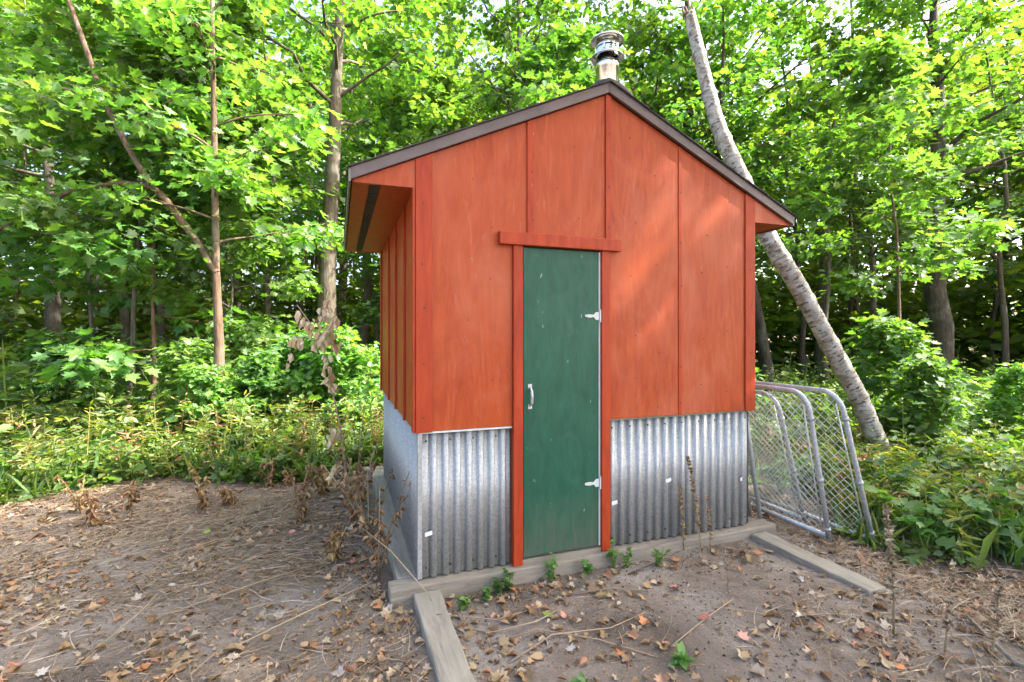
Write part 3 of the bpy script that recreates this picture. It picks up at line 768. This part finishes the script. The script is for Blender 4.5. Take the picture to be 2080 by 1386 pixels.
# forked young maple with the long bare limb
g = TreeGen(77)
g.trunk(np.array([(-1.93, 4.58, -.05), (-1.91, 4.57, .15), (-1.9, 4.57, 1.36), (-1.94, 4.59, 2.36), (-1.96, 4.6, 3.95), (-1.98, 4.6, 5.25), (-2.0, 4.62, 7.85)]), .078, .02, 10)
Lp = np.array([(-1.93, 4.58, 2.3), (-2.18, 4.67, 2.72), (-2.54, 4.8, 3.24), (-2.73, 4.87, 3.43), (-3.03, 4.97, 3.95), (-3.34, 5.08, 4.6), (-3.55, 5.16, 5.25), (-3.77, 5.24, 5.9), (-3.95, 5.3, 6.68)])
L2 = np.array([(-2.73, 4.87, 3.43), (-3.09, 5.0, 3.49), (-3.7, 5.21, 3.4), (-4.25, 5.41, 3.11), (-4.62, 5.54, 2.88), (-5.11, 5.72, 2.66)])
L3 = np.array([(-3.37, 5.09, 4.57), (-3.64, 5.19, 4.67), (-4.07, 5.35, 4.8), (-4.62, 5.54, 4.83)])
L4 = np.array([(-3.0, 4.96, 3.9), (-2.85, 4.91, 4.3), (-2.6, 4.86, 4.55), (-2.3, 4.8, 4.7)])
for P_, r_, tw in ((Lp, .052, 2), (L2, .036, 6), (L3, .024, 6), (L4, .018, 4)):
    g.wood.tube(P_.tolist(), np.linspace(r_, r_ * .45, len(P_)).tolist(), 8, cap=False)
    g.spray_along(P_, 1.6, .014, tw, 3)
for i in range(15):
    f = i / 15; z = 2.7 + 4.6 * f; p = np.array([np.interp(z, g.path[:, 2], g.path[:, k]) for k in (0, 1)] + [z])
    g.limb(p, i * 2.4 + .5, .35, 1.5 - .6 * f, .018, 4)
o = empty('forked_maple'); tag(o, 'pale young maple forking into a long bare slanting limb', 'tree')
link('trunk', g.wood.mesh('trunk', True), M['twig_brown'], o); link('crown', g.leaves('crown', 10, .13, MAPLE, .30), M['leaf_maple'], o)

# leaning dead birch
bp = [(5.38, .906, -.04), (5.185, .998, .442), (5.059, 1.074, .823), (4.794, 1.222, 1.431), (4.524, 1.372, 2.05), (4.274, 1.514, 2.566), (3.989, 1.701, 3.388), (3.819, 1.815, 3.899), (3.735, 1.898, 4.359), (3.653, 1.97, 4.851), (3.569, 2.042, 5.362)]
brng = np.random.default_rng(9)
B = np.array(bp); tt = np.linspace(0, 10, 90); i0 = np.clip(tt.astype(int), 0, 9); fr = (tt - i0)[:, None]
pm = B[np.clip(i0 - 1, 0, 10)]; p0 = B[i0]; p1 = B[i0 + 1]; p2 = B[np.clip(i0 + 2, 0, 10)]
S_ = .5 * (2 * p0 + (p1 - pm) * fr + (2 * pm - 5 * p0 + 4 * p1 - p2) * fr ** 2 + (3 * p0 - pm - 3 * p1 + p2) * fr ** 3)
rr = np.interp(tt, [0, .4, 2, 5, 8, 10], [.120, .098, .093, .097, .080, .066]) * (1 + brng.normal(0, .02, 90))
for k in (9, 17, 26, 33, 41, 52, 60, 71, 80): rr[k] *= 1.09
o = empty('leaning_birch', (5.38, .906, 0)); tag(o, 'dead white birch trunk leaning over the shed with a broken top', 'tree')
off = np.array([5.38, .906, 0])
MB().tube((S_ - off).tolist(), rr.tolist(), 20).build('trunk', M['bark_birch'], o, True)
mb = MB(); e = Vector((S_[-1] - off).tolist()); dirv = Vector((S_[-1] - S_[-4]).tolist()).normalized()
for k in range(7):
    q = k * .9; rad_ = .055
    b = e + Vector((math.cos(q) * rad_, math.sin(q) * rad_, -.03)); tip = b + dirv * brng.uniform(.05, .16)
    mb.tube([tuple(b), tuple(tip)], [.028, .004], 5)
mb.build('broken_top', M['twig_brown'], o)

# far woods: one mass
rng = np.random.default_rng(21)
nC = 4300
ang = rng.uniform(-1.35, 1.45, nC) + .343; dist = rng.uniform(20, 31, nC)
cz = rng.uniform(0, 1, nC) ** .9 * (4 + dist * .42) * np.clip(1.25 - .75 * (ang - .2), .8, 1)
C = np.stack([-.4 + np.sin(ang) * dist, -2.7 + np.cos(ang) * dist, cz + .1], 1)
per = 26; n = nC * per
P_ = np.repeat(C, per, 0) + rng.normal(0, 1, (n, 3)) * [.8, .8, .38]; P_[:, 2] = np.abs(P_[:, 2])
nL = 2200; al = rng.uniform(-1.35, 1.45, nL) + .343; dl = rng.uniform(17, 28, nL)
Cl = np.stack([-.4 + np.sin(al) * dl, -2.7 + np.cos(al) * dl, rng.uniform(.1, 3.6, nL)], 1)
P_ = np.concatenate([P_, np.repeat(Cl, 20, 0) + rng.normal(0, 1, (nL * 20, 3)) * [.6, .6, .3]]); P_[:, 2] = np.abs(P_[:, 2]); n = len(P_)
D, N_ = rdirs(rng, n, 1, .6)
fw = empty('distant_woods'); tag(fw, 'mass of sunlit trees and leaves deep in the woods', 'woods', kind='stuff')
o = link('crown', leaf_mesh('far_leaves', P_, D, N_, .34 * rng.uniform(.6, 1.3, n), FAR), M['leaf_far'], fw); o['kind'] = 'stuff'
mb = MB()
for i in range(110):
    a = rng.uniform(-1.3, 1.4) + .343; d = rng.uniform(17, 36); x, y = -.4 + math.sin(a) * d, -2.7 + math.cos(a) * d
    hh = rng.uniform(7, 15); pth = wander(rng, (x, y, -.1), (x + rng.normal(0, .5), y, hh), 7, .12)
    r0 = rng.uniform(.06, .17); mb.tube(pth.tolist(), np.linspace(r0, r0 * .4, 7).tolist(), 6, cap=False)
o = mb.build('trunk', M['bark_brown'], fw, True); o['kind'] = 'stuff'

# ------------------------------------------------------------------ undergrowth
def in_yard(x, y):
    """bare yard and shed footprint: no greenery"""
    return (x < 2.9) & (y < 2.75 + .25 * np.sin(x * 2.1)) & (x > -9) | ((x < 3.25 + .35 * np.sin(y * 3) - .5 * np.minimum(y + .3, 0)) & (y < 1.2) & (x > 0)) | (y < -1.3) | ((x > -.3) & (x < 2.9) & (y < 2.9))
rng = np.random.default_rng(31)
def herb_points(n, x0, x1, y0, y1, hmin, hmax, dens=None):
    x = rng.uniform(x0, x1, n); y = rng.uniform(y0, y1, n); k = ~in_yard(x, y)
    return x[k], y[k], rng.uniform(hmin, hmax, k.sum())
bx, by, bh = [], [], []
for a in ((2600, -8, .2, 2.6, 5.5, .2, .7), (2000, -11, .5, 5, 10, .35, .95), (1500, 3, 9.5, -1.2, 4, .12, .42), (900, 8, 17, 1, 8, .25, .7), (700, -1, 9, 3, 8, .2, .6)):
    x, y, h = herb_points(*a); bx.append(x); by.append(y); bh.append(h)
bx, by, bh = map(np.concatenate, (bx, by, bh))
cl = .5 + .5 * np.sin(bx * 2.9 + 1.7 * np.sin(by * 1.9)) * np.cos(by * 2.3 - bx * .8)
edge = np.where(bx < 2.9, np.clip((by - 2.5) / 2.0, .25, 1), np.clip((bx - 3.0) / 1.6, .35, 1))
bh = bh * edge * (.45 + .85 * cl) * rng.choice([1, 1, 1, 1.5], len(bx))
lean = rng.normal(0, .22, (len(bx), 2))
per = 15; n = len(bx) * per
f = rng.uniform(.25, 1.05, n)
X0 = np.repeat(bx, per); Y0 = np.repeat(by, per); H0 = np.repeat(bh, per); LN = np.repeat(lean, per, 0)
a = rng.uniform(0, 6.283, n); off = rng.uniform(.0, .1, n)
P_ = np.stack([X0 + LN[:, 0] * f * H0 + np.cos(a) * off, Y0 + LN[:, 1] * f * H0 + np.sin(a) * off, f * H0], 1)
D = np.stack([np.cos(a), np.sin(a), rng.normal(-.05, .35, n)], 1)
N_ = np.stack([rng.normal(0, .45, n), rng.normal(0, .45, n), np.ones(n)], 1)
S_ = (.035 + .10 * rng.uniform(0, 1, n) ** 1.6) * (.7 + .5 * H0)
ug = empty('undergrowth'); tag(ug, 'tangle of green and yellowing weeds covering the woodland edge', 'weeds', kind='stuff')
k = n // 2
sel = rng.permutation(n)
for nm, idx, tm in (('foliage', sel[:k], OVALW), ('foliage', sel[k:int(k * 1.5)], OVAL), ('foliage', sel[int(k * 1.5):], STAR)):
    link(nm, leaf_mesh(nm, P_[idx], D[idx], N_[idx], S_[idx] * (1 if tm is not STAR else 1.3), tm), M['leaf_herb'], ug)['kind'] = 'stuff'
# stems and grass blades as narrow upright leaves
m = len(bx)
Ps = np.stack([bx, by, np.zeros(m)], 1); Ds = np.concatenate([lean, np.ones((m, 1))], 1)
link('stem', leaf_mesh('stem', Ps, Ds, rng.normal(0, 1, (m, 3)), bh * 1.05, template([(0, 0), (.008, .1), (.005, .9), (0, 1)])), M['leaf_herb'], ug)['kind'] = 'stuff'
gx_, gy_, gh_ = herb_points(3500, -8, .2, 2.4, 5.5, .12, .4); x2, y2, h2 = herb_points(2500, 3, 7, -1.2, 2, .1, .35)
gx_ = np.concatenate([gx_, x2]); gy_ = np.concatenate([gy_, y2]); gh_ = np.concatenate([gh_, h2]); m = len(gx_)
link('grass', leaf_mesh('grass', np.stack([gx_, gy_, np.zeros(m)], 1), np.stack([rng.normal(0, .4, m), rng.normal(0, .4, m), np.ones(m)], 1), rng.normal(0, 1, (m, 3)), gh_,
     template([(0, 0), (.014, .2), (.012, .6), (0, 1)], .2, -.5)), M['leaf_herb'], ug)['kind'] = 'stuff'

tx, ty, th = herb_points(420, -7, .2, 2.6, 4.8, .3, .8); x2, y2, h2 = herb_points(160, 3.2, 6, -1, 1.5, .2, .5)
tx = np.concatenate([tx, x2]); ty = np.concatenate([ty, y2]); th = np.concatenate([th, h2]); m = len(tx); per = 22; n = m * per
ln = rng.normal(0, .16, (m, 2)); f = rng.uniform(.2, 1, n); a = rng.uniform(0, 6.283, n)
P_ = np.stack([np.repeat(tx, per) + np.repeat(ln[:, 0] * th, per) * f, np.repeat(ty, per) + np.repeat(ln[:, 1] * th, per) * f, np.repeat(th, per) * f], 1)
D = np.stack([np.cos(a), np.sin(a), rng.normal(.25, .4, n)], 1)
br = np.repeat(rng.uniform(0, 1, m) < .16, per)
for sel_, mt in ((~br, 'leaf_yellow'), (br, 'leaf_brownplant')):
    k = sel_.sum()
    link('stalk_leaf', leaf_mesh('stalk_leaf', P_[sel_], D[sel_], rng.normal(0, .5, (k, 3)) + [0, 0, 1], rng.uniform(.05, .13, k), NARROW), M[mt], ug)['kind'] = 'stuff'
link('stem', leaf_mesh('stem', np.stack([tx, ty, np.zeros(m)], 1), np.concatenate([ln, np.ones((m, 1))], 1), rng.normal(0, 1, (m, 3)), th, template([(0, 0), (.007, .1), (.005, .9), (0, 1)])), M['leaf_yellow'], ug)['kind'] = 'stuff'

# ------------------------------------------------------------------ litter on the yard
rng = np.random.default_rng(41)
def clear_of_shed(x, y, pad=0.0):
    inside = (x > -.17 - pad) & (x < 2.62 + pad) & (y > -.06 - pad) & (y < 2.62)
    t1 = (x > -.05) & (x < .14) & (y < 0); t2 = (x > 2.34) & (x < 2.52) & (y < 0) & (y > -.9)
    return ~(inside | t1 | t2)
def scatter(n, x0, x1, y0, y1):
    x = rng.uniform(x0, x1, n); y = rng.uniform(y0, y1, n); k = clear_of_shed(x, y); return x[k], y[k]
def patch(x, y, s=1.0, seed=0.):
    return .5 + .25 * (np.sin(x * 2.3 * s + 1.3 + seed) + np.sin(y * 3.1 * s - x * 1.7 * s + seed * 2) * np.cos(x * 1.1 * s - y * 2 * s + .7))
lp = []
for (n, a) in ((9000, (-5, -.05, -1.6, 3.3)), (1500, (.1, 2.4, -1.8, -.05)), (3000, (2.5, 5.0, -2, 1.2)), (1500, (1, 3.6, -2.2, -.9)), (4000, (3, 9, 0, 5)), (3000, (-7, 3, 3, 7)), (7000, (-4, -.05, -1.6, 2.9)), (1800, (.1, 3.6, -2.2, -.05))):
    x, y = scatter(n, *a); k = rng.uniform(0, 1, len(x)) < np.clip(patch(x, y) * patch(x, y, 2.7, 1.1) * 2.6, .06, 1); lp.append(np.stack([x[k], y[k]], 1))
L_ = np.concatenate(lp); n = len(L_)
gz = ground_z(L_[:, 0], L_[:, 1])
P_ = np.stack([L_[:, 0], L_[:, 1], gz + rng.uniform(.002, .014, n)], 1)
D, N_ = rdirs(rng, n, 1, .32); D[:, 2] = rng.normal(.05, .18, n)
S_ = .012 + .050 * rng.uniform(0, 1, n) ** 2.2
k = int(n * .4); k2 = int(n * .75)
lit = empty('leaf_litter'); tag(lit, 'scattered dry brown leaf litter lying over the bare soil', 'leaf litter', kind='stuff')
link('litter', leaf_mesh('litter', P_[:k], D[:k], N_[:k], S_[:k] * .9, DRY), M['leaf_dry'], lit)['kind'] = 'stuff'
link('litter', leaf_mesh('litter', P_[k:k2], D[k:k2], N_[k:k2], S_[k:k2] * 1.15, CRUMB), M['leaf_dry'], lit)['kind'] = 'stuff'
link('litter', leaf_mesh('litter', P_[k2:], D[k2:], N_[k2:], S_[k2:] * 1.2, MAPLE_CURL), M['leaf_dry'], lit)['kind'] = 'stuff'
x, y = scatter(26000, -4.2, 3.8, -2, 3.2); k = rng.uniform(0, 1, len(x)) < patch(x, y, 1.9, .6) * 1.2; x, y = x[k], y[k]; n = len(x)
D, N_ = rdirs(rng, n, 1, .7)
link('crumb', leaf_mesh('crumb', np.stack([x, y, ground_z(x, y) + .003], 1), D, N_, rng.uniform(.006, .02, n), CRUMB), M['leaf_crumb'], lit)['kind'] = 'stuff'
# straw: thin curved strands lying about
def strands(name, xy, lmin, lmax, wid, mat, parent, lift=.02, flat=True):
    n = len(xy); L = rng.uniform(lmin, lmax, n); a = rng.normal(.35, .9, n); bend = rng.normal(0, .5, n)
    K = 5; V = np.zeros((n, K, 2, 3), np.float32); pos = np.concatenate([xy, (ground_z(xy[:, 0], xy[:, 1]) + rng.uniform(.004, lift, n))[:, None]], 1)
    e0 = rng.normal(0, .04, n)
    for j in range(K):
        d = np.stack([np.cos(a), np.sin(a), e0 - .01 * j], 1); sd = np.stack([-np.sin(a), np.cos(a), rng.normal(0, .5, n)], 1)
        ww = wid * (1 - .15 * j) * rng.uniform(.7, 1.3, n)
        V[:, j, 0] = pos - sd * ww[:, None]; V[:, j, 1] = pos + sd * ww[:, None]
        pos = pos + d * (L / (K - 1))[:, None]; a = a + bend / (K - 1)
    me = bpy.data.meshes.new(name); me.vertices.add(n * K * 2); me.vertices.foreach_set('co', V.ravel())
    q = np.array([[2 * j, 2 * j + 1, 2 * j + 3, 2 * j + 2] for j in range(K - 1)])
    lo = (q.ravel()[None] + (np.arange(n) * K * 2)[:, None]).ravel().astype(np.int32)
    me.loops.add(len(lo)); me.loops.foreach_set('vertex_index', lo)
    me.polygons.add(n * (K - 1)); me.polygons.foreach_set('loop_start', (np.arange(n * (K - 1)) * 4).astype(np.int32))
    me.update(calc_edges=True); o = link(name, me, M[mat], parent); return o
sp = []
for n, a in ((13000, (-4.5, -.5, .3, 3.0)), (8000, (-3.5, -.1, -1.3, 2.4)), (3500, (2.55, 4.2, -1.5, .3)), (420, (.1, 2.4, -1.8, -.1)), (700, (1.5, 3.5, -2, -.8))):
    x, y = scatter(n, *a); k = rng.uniform(0, 1, len(x)) < patch(x, y, .8, 2.) ** 1.5 * 1.5; sp.append(np.stack([x[k], y[k]], 1))
sp = np.concatenate(sp)
st = empty('dry_grass'); tag(st, 'flattened straw coloured dry grass strewn over the yard', 'dry grass', kind='stuff')
strands('straw', sp, .05, .34, .0016, 'straw', st, .03)['kind'] = 'stuff'
xr, yr = scatter(5000, -4, 4, -1.8, 3)
strands('straw', np.stack([xr, yr], 1), .03, .12, .0013, 'leaf_dry', st, .01)['kind'] = 'stuff'

# fallen leaves one can pick out
fm_ = []
for i in range(5):
    tm = (MAPLE_FLAT, MAPLE_CURL, MAPLE_FLAT, OVALW, MAPLE_CURL)[i]
    me = leaf_mesh('fallen_leaf', [(0, 0, 0)], [(0, 1, 0)], [(.1 * i - .2, 0, 1)], [1.0], tm); fm_.append(me)
kinds = (('fallen_tan', 'tan curled maple leaf fallen on the soil', 55), ('fallen_orange', 'rust orange leaf fallen on the soil', 38), ('fallen_pink', 'faded pink red leaf fallen on the soil', 22),
         ('fallen_pale', 'bleached pale grey leaf fallen on the soil', 18), ('fallen_brown', 'dark brown dried leaf fallen on the soil', 24), ('fallen_green', 'yellow green leaf freshly fallen on the soil', 9))
rnd = random.Random(8)
for mat, lab, cnt in kinds:
    c = 0
    while c < cnt:
        x, y = rnd.uniform(-2.6, 3.3), rnd.uniform(-1.35, 1.6)
        if y > .3 and x > -.3: continue
        if not clear_of_shed(np.array([x]), np.array([y]), .03)[0]: continue
        if (x + .418) * .9417 - (y + 2.756) * .3365 < -1.1 * ((x + .418) * .3365 + (y + 2.756) * .9417): continue
        me = fm_[rnd.randrange(5)]
        o = bpy.data.objects.new('fallen_leaf', me); col.objects.link(o)
        if not me.materials: me.materials.append(M[mat])
        o.material_slots[0].link = 'OBJECT'; o.material_slots[0].material = M[mat]
        o.location = (x, y, float(ground_z(x, y)) + .014); s = rnd.uniform(.03, .066); o.scale = (s, s, s)
        o.rotation_euler = (rnd.uniform(-.3, .3), rnd.uniform(-.35, .35), rnd.uniform(0, 6.28))
        tag(o, lab, 'leaf', lab.split(' leaf')[0] + ' leaves on the soil'); c += 1

# ------------------------------------------------------------------ individual weeds, stalks and twigs
rng = np.random.default_rng(61)
def weed(name, loc, h, nst, nl, size, tmpl, mat, label, cat, group=None, stemmat=None, spread=.5, droop=0., seed=0):
    r_ = np.random.default_rng(seed); o = empty(name, (loc[0], loc[1], float(ground_z(loc[0], loc[1])))); tag(o, label, cat, group)
    st_ = MB(); P = []; D = []
    for i in range(nst):
        a = r_.uniform(0, 6.28); le = r_.uniform(.1, spread); hh = h * r_.uniform(.6, 1.05)
        pts = [np.array([math.cos(a) * le * hh * f ** 1.4, math.sin(a) * le * hh * f ** 1.4, hh * f]) for f in (0, .35, .7, 1)]
        st_.tube([tuple(p) for p in pts], [.004, .0035, .003, .0015], 5)
        for j in range(nl):
            f = r_.uniform(.15, 1.0) * 3; i0 = min(int(f), 2); p = pts[i0] + (pts[i0 + 1] - pts[i0]) * (f - i0)
            b = r_.uniform(0, 6.28); P.append(p); D.append((math.cos(b), math.sin(b), r_.normal(.1, .35) - droop))
    n = len(P); N_ = np.stack([r_.normal(0, .4, n), r_.normal(0, .4, n), np.ones(n)], 1)
    st_.build('stem', M[stemmat or mat], o, True)
    link('foliage', leaf_mesh('foliage', P, D, N_, size * r_.uniform(.6, 1.3, n), tmpl), M[mat], o)
    return o
g_ = 'small green weeds along the sill timber'
for i, (x, y, h) in enumerate(((.43, -.115, .10), (.505, -.10, .13), (.78, -.085, .16), (1.02, -.1, .10), (1.21, -.09, .15), (1.30, -.115, .12), (1.49, -.17, .13), (.36, -.16, .09), (.22, -.2, .08))):
    weed('small_weed', (x, y), h, 5, 6, .035, OVALW, 'leaf_weed', 'small fresh green weed sprouting at the foot of the sill timber', 'weed', g_, seed=70 + i)
weed('small_weed', (1.02, -.98), .05, 5, 4, .06, OVAL, 'leaf_weed', 'flat green rosette weed in the bare soil between the two timbers', 'weed', seed=90)
weed('small_weed', (.52, -1.0), .05, 4, 4, .05, OVAL, 'leaf_weed', 'tiny green tuft beside the split timber', 'weed', seed=91)
# leafy plants beside the gates
gp = [(3.48, -.36), (3.36, -.6), (3.56, -.66), (3.7, -.84), (4.05, -.26), (4.14, -.5), (4.08, -.75), (3.9, .02), (4.5, .2), (4.9, .05), (4.8, -.31), (3.96, .4), (3.8, .6), (3.4, .6), (4.4, -.6), (3.62, .15), (4.3, .75), (5.2, .4)]
for i, (x, y) in enumerate(gp):
    weed('leafy_plant', (x, y), .3 + .14 * rng.uniform(), 6, 8, .10, (OVALW, MAPLE, OVAL)[i % 3], 'leaf_weed' if i % 2 else 'leaf_herb', ('oval leaved', 'lobed leaved', 'narrow leaved')[i % 3] + ' green plant growing beside the chain link gates', 'plant', ('oval leaved', 'lobed leaved', 'narrow leaved')[i % 3] + ' plants beside the gates', seed=100 + i, spread=.8)
# plants along the front of the left undergrowth
for i in range(26):
    x = -4.2 + i * .165 + rng.normal(0, .05); y = 2.85 + .25 * math.sin(x * 2.1) + rng.uniform(-.12, .35)
    weed('edge_weed', (x, y), .22 + .2 * rng.uniform(), 5, 8, .075, (OVALW, OVAL, STAR)[i % 3], 'leaf_herb', ('broad oval', 'narrow', 'star shaped')[i % 3] + ' leaved green weed at the edge of the bare yard below the young maples', 'weed', ('broad oval', 'narrow', 'star shaped')[i % 3] + ' leaved weeds along the edge of the yard', seed=140 + i, spread=.6)
# brown withered weeds by the metal side wall
for i, (x, y, h) in enumerate(((-.22, .75, .62), (-.19, .28, .7), (-.3, 1.2, .5), (-.45, .6, .3), (-.24, 1.55, .55), (-.7, 1.35, .25))):
    weed('withered_weed', (x, y), h, 6, 11, .045, DRY, 'leaf_brownplant', 'withered brown weed with hanging curled leaves against the metal side wall', 'weed', 'withered weeds by the metal side wall', stemmat='straw', spread=.6, droop=.9, seed=200 + i)
for i in range(14):
    x = rng.uniform(-2.6, -.5); y = rng.uniform(1.7, 2.7)
    weed('withered_weed', (x, y), rng.uniform(.18, .38), 4, 9, .05, DRY, 'leaf_brownplant', 'low brown dried weed standing in the litter before the green edge', 'weed', 'low dried weeds before the green edge', stemmat='leaf_brownplant', spread=.5, droop=.7, seed=230 + i)
# tall dead plant with pale hanging leaves
o = empty('dead_plant', (-.318, 1.775, 0)); tag(o, 'tall dead plant with bunches of bleached hanging leaves', 'dead plant')
base = np.array([-.318, 1.775, 0])
main = np.array([(-.318, 1.775, -.02), (-.367, 1.792, .352), (-.408, 1.807, .701), (-.482, 1.833, 1.05), (-.552, 1.858, 1.442)])
brs = [[(-.552, 1.858, 1.442), (-.60, 1.83, 1.60), (-.482, 1.833, 1.878)], [(-.552, 1.858, 1.442), (-.663, 1.898, 1.60), (-.765, 1.93, 1.75)], [(-.53, 1.85, 1.40), (-.70, 1.90, 1.47), (-.80, 1.94, 1.47), (-.83, 1.94, 1.30)],
       [(-.552, 1.858, 1.46), (-.50, 1.80, 1.60), (-.43, 1.80, 1.68)], [(-.55, 1.85, 1.44), (-.47, 1.9, 1.55), (-.44, 1.9, 1.40)], [(-.39, 1.8, .62), (-.46, 1.82, .66), (-.52, 1.82, .60)], [(-.36, 1.79, .33), (-.44, 1.80, .36), (-.47, 1.80, .28)]]
mb = MB().tube((main - base).tolist(), [.011, .009, .008, .007, .005], 6)
for b in brs: mb.tube((np.array(b) - base).tolist(), [.0045] + [.0035] * (len(b) - 2) + [.002], 5)
mb.build('stem', M['straw'], o, True)
P = []; D = []
for b in brs:
    b = np.array(b) - base
    for j in range(22):
        f = rng.uniform(.15, 1) * (len(b) - 1); i0 = min(int(f), len(b) - 2); p = b[i0] + (b[i0 + 1] - b[i0]) * (f - i0)
        P.append(p + rng.normal(0, .018, 3) - [0, 0, .03]); D.append((rng.normal(0, .3), rng.normal(0, .3), -1))
for j in range(26):
    f = rng.uniform(.7, 1) * 4; i0 = min(int(f), 3); b = main - base
    P.append(b[i0] + (b[i0 + 1] - b[i0]) * (f - i0) + rng.normal(0, .02, 3)); D.append((rng.normal(0, .4), rng.normal(0, .4), -1))
P = np.array(P); D = np.array(D)
for k in range(8):
    q = slice(k * 22, (k + 1) * 22) if k < 7 else slice(154, None); n = len(P[q])
    link('leaf_bunch', leaf_mesh('leaf_bunch', P[q], D[q], rng.normal(0, 1, (n, 3)), rng.uniform(.045, .085, n), DRY), M['leaf_paleplant'], o)['kind'] = 'stuff'
# umbel stalk
o = empty('umbel_stalk', (-.265, 1.756, 0)); tag(o, 'thin dry stalk topped by a flat dead flower head', 'stalk')
mb = MB().tube([(0, 0, -.02), (.021, -.008, .44), (.054, -.019, .79), (.095, -.034, 1.10)], [.006, .005, .004, .003], 6)
for k in range(9):
    q = k * .7; mb.tube([(.095, -.034, 1.10), (.095 + .035 * math.cos(q), -.034 + .035 * math.sin(q), 1.125)], .0015, 4)
mb.tube([(.03, -.01, .55), (.06, -.02, .72), (.13, -.03, .66), (.14, -.03, .58)], [.003, .002, .002, .0015], 4)
mb.build('stem', M['straw'], o, True)
hb = MB()
for k in range(40):
    q = rng.uniform(0, 6.28); r_ = .045 * math.sqrt(rng.uniform()); x, y, z = .095 + r_ * math.cos(q), -.034 + r_ * math.sin(q), 1.128 + rng.normal(0, .004)
    hb.box(x - .004, x + .004, y - .004, y + .004, z - .003, z + .003)
hb.build('flower_head', M['fallen_brown'], o)
# seed spikes in the yard
def spike(pts, r, label, dens, mat='straw', seedcol='leaf_brownplant', size=.02):
    b0 = np.array(pts[0]); o = empty('seed_stalk', (pts[0][0], pts[0][1], 0)); tag(o, label, 'stalk')
    off = np.array([b0[0], b0[1], 0]); Q = np.array(pts) - off
    MB().tube(Q.tolist(), np.linspace(r, r * .5, len(Q)).tolist(), 6).build('stem', M[mat], o, True)
    P = []; D = []
    for j in range(dens):
        f = rng.uniform(.25, 1) * (len(Q) - 1); i0 = min(int(f), len(Q) - 2); P.append(Q[i0] + (Q[i0 + 1] - Q[i0]) * (f - i0)); a = rng.uniform(0, 6.28); D.append((math.cos(a), math.sin(a), rng.uniform(-.2, .9)))
    n = len(P); link('seed_husk', leaf_mesh('seed_husk', P, D, rng.normal(0, 1, (n, 3)), rng.uniform(.6, 1.3, n) * size, DRY), M[seedcol], o)
spike([(1.874, -.119, -.01), (1.85, -.115, .25), (1.81, -.108, .48), (1.775, -.10, .68)], .004, 'tall reddish brown seed stalk leaning before the metal skirting', 150)
spike([(1.785, -.06, -.01), (1.775, -.05, .2), (1.76, -.04, .47)], .004, 'shorter brown seed stalk upright before the metal skirting', 90)
spike([(1.93, -.14, -.01), (1.925, -.14, .2), (1.91, -.13, .40)], .003, 'thin dry seed stalk with a small tip by the metal skirting', 50)
spike([(1.672, -.569, -.01), (1.67, -.56, .14), (1.655, -.56, .26)], .004, 'short straw stalk standing in the dark soil', 30, seedcol='straw')
spike([(2.124, -1.157, -.01), (2.13, -1.155, .25), (2.11, -1.15, .48), (2.085, -1.15, .66)], .006, 'straw coloured seed spike beyond the end of the short timber, tallest of its kind', 170, seedcol='straw', size=.024)
spike([(2.21, -1.32, -.01), (2.26, -1.31, .2), (2.32, -1.30, .40)], .005, 'slanting straw seed spike next to the tallest one', 110, seedcol='straw', size=.022)
spike([(2.33, -1.43, -.01), (2.40, -1.42, .2), (2.45, -1.41, .36)], .005, 'slanting straw seed spike close to the fallen branch', 100, seedcol='straw', size=.022)
# twigs and long stems lying about
def twig(pts, r, mat, label):
    Q = [(x, y, z + float(ground_z(x, y)) + r) for x, y, z in pts]
    tag(MB().tube(Q, np.linspace(r, r * .5, len(Q)).tolist(), 6).build('twig', M[mat], None, True), label, 'twig')
twig([(2.42, -1.66, .0), (2.36, -1.5, .01), (2.43, -1.38, .03), (2.6, -1.2, .02)], .013, 'bark_pale', 'pale fallen branch lying past the straw seed spikes')
twig([(-.28, .35, .28), (-.14, .05, .25), (.02, -.12, .10), (.10, -.22, .0), (.12, -.34, .0)], .004, 'straw', 'long dry stem arching over the corner timber')
twig([(.13, -.35, .0), (.3, -.48, .01), (.52, -.50, .02), (.70, -.42, .01)], .0045, 'straw', 'curved dry stem looping beside the split timber')
twig([(.05, -.3, .06), (.35, -.38, .01), (.62, -.36, .01)], .0035, 'straw', 'straight dry stem crossing the split timber')
twig([(.80, -.30, .0), (1.05, -.34, .015), (1.28, -.42, .01), (1.36, -.5, .0)], .004, 'straw', 'thin bent stem on the bare soil before the door')
twig([(1.25, -.20, .0), (1.5, -.16, .02), (1.75, -.10, .03)], .005, 'twig_brown', 'brown twig lying along the sill timber by the metal')
twig([(.30, -.72, .0), (.55, -.62, .015), (.85, -.66, .01), (1.1, -.58, .0)], .004, 'straw', 'dry stem lying across the middle of the bare soil')
twig([(.25, -.55, .0), (.5, -.56, .02), (.75, -.72, .01), (.95, -.9, .0)], .004, 'straw', 'dry stem slanting across other stems on the bare soil')
twig([(1.05, -.86, .0), (1.35, -.74, .01), (1.62, -.66, .02), (1.66, -.57, .02)], .004, 'straw', 'long dry stem reaching to the short straw stalk')
twig([(-1.3, .2, .02), (-.9, .35, .05), (-.5, .55, .03)], .004, 'straw', 'pale dry stem lying before the withered weeds')
twig([(-1.6, .9, .02), (-1.2, 1.05, .06), (-.75, 1.1, .03)], .004, 'straw', 'pale dry stem on the litter beside the withered weeds')
twig([(-.95, -.2, .0), (-.6, .0, .02), (-.25, .12, .05)], .005, 'straw', 'thick dry stem pointing at the corner of the shed')
twig([(-1.5, .05, .0), (-1.35, .2, .08), (-1.3, .3, .12)], .004, 'straw', 'short broken straw stem sticking up from the dark soil')
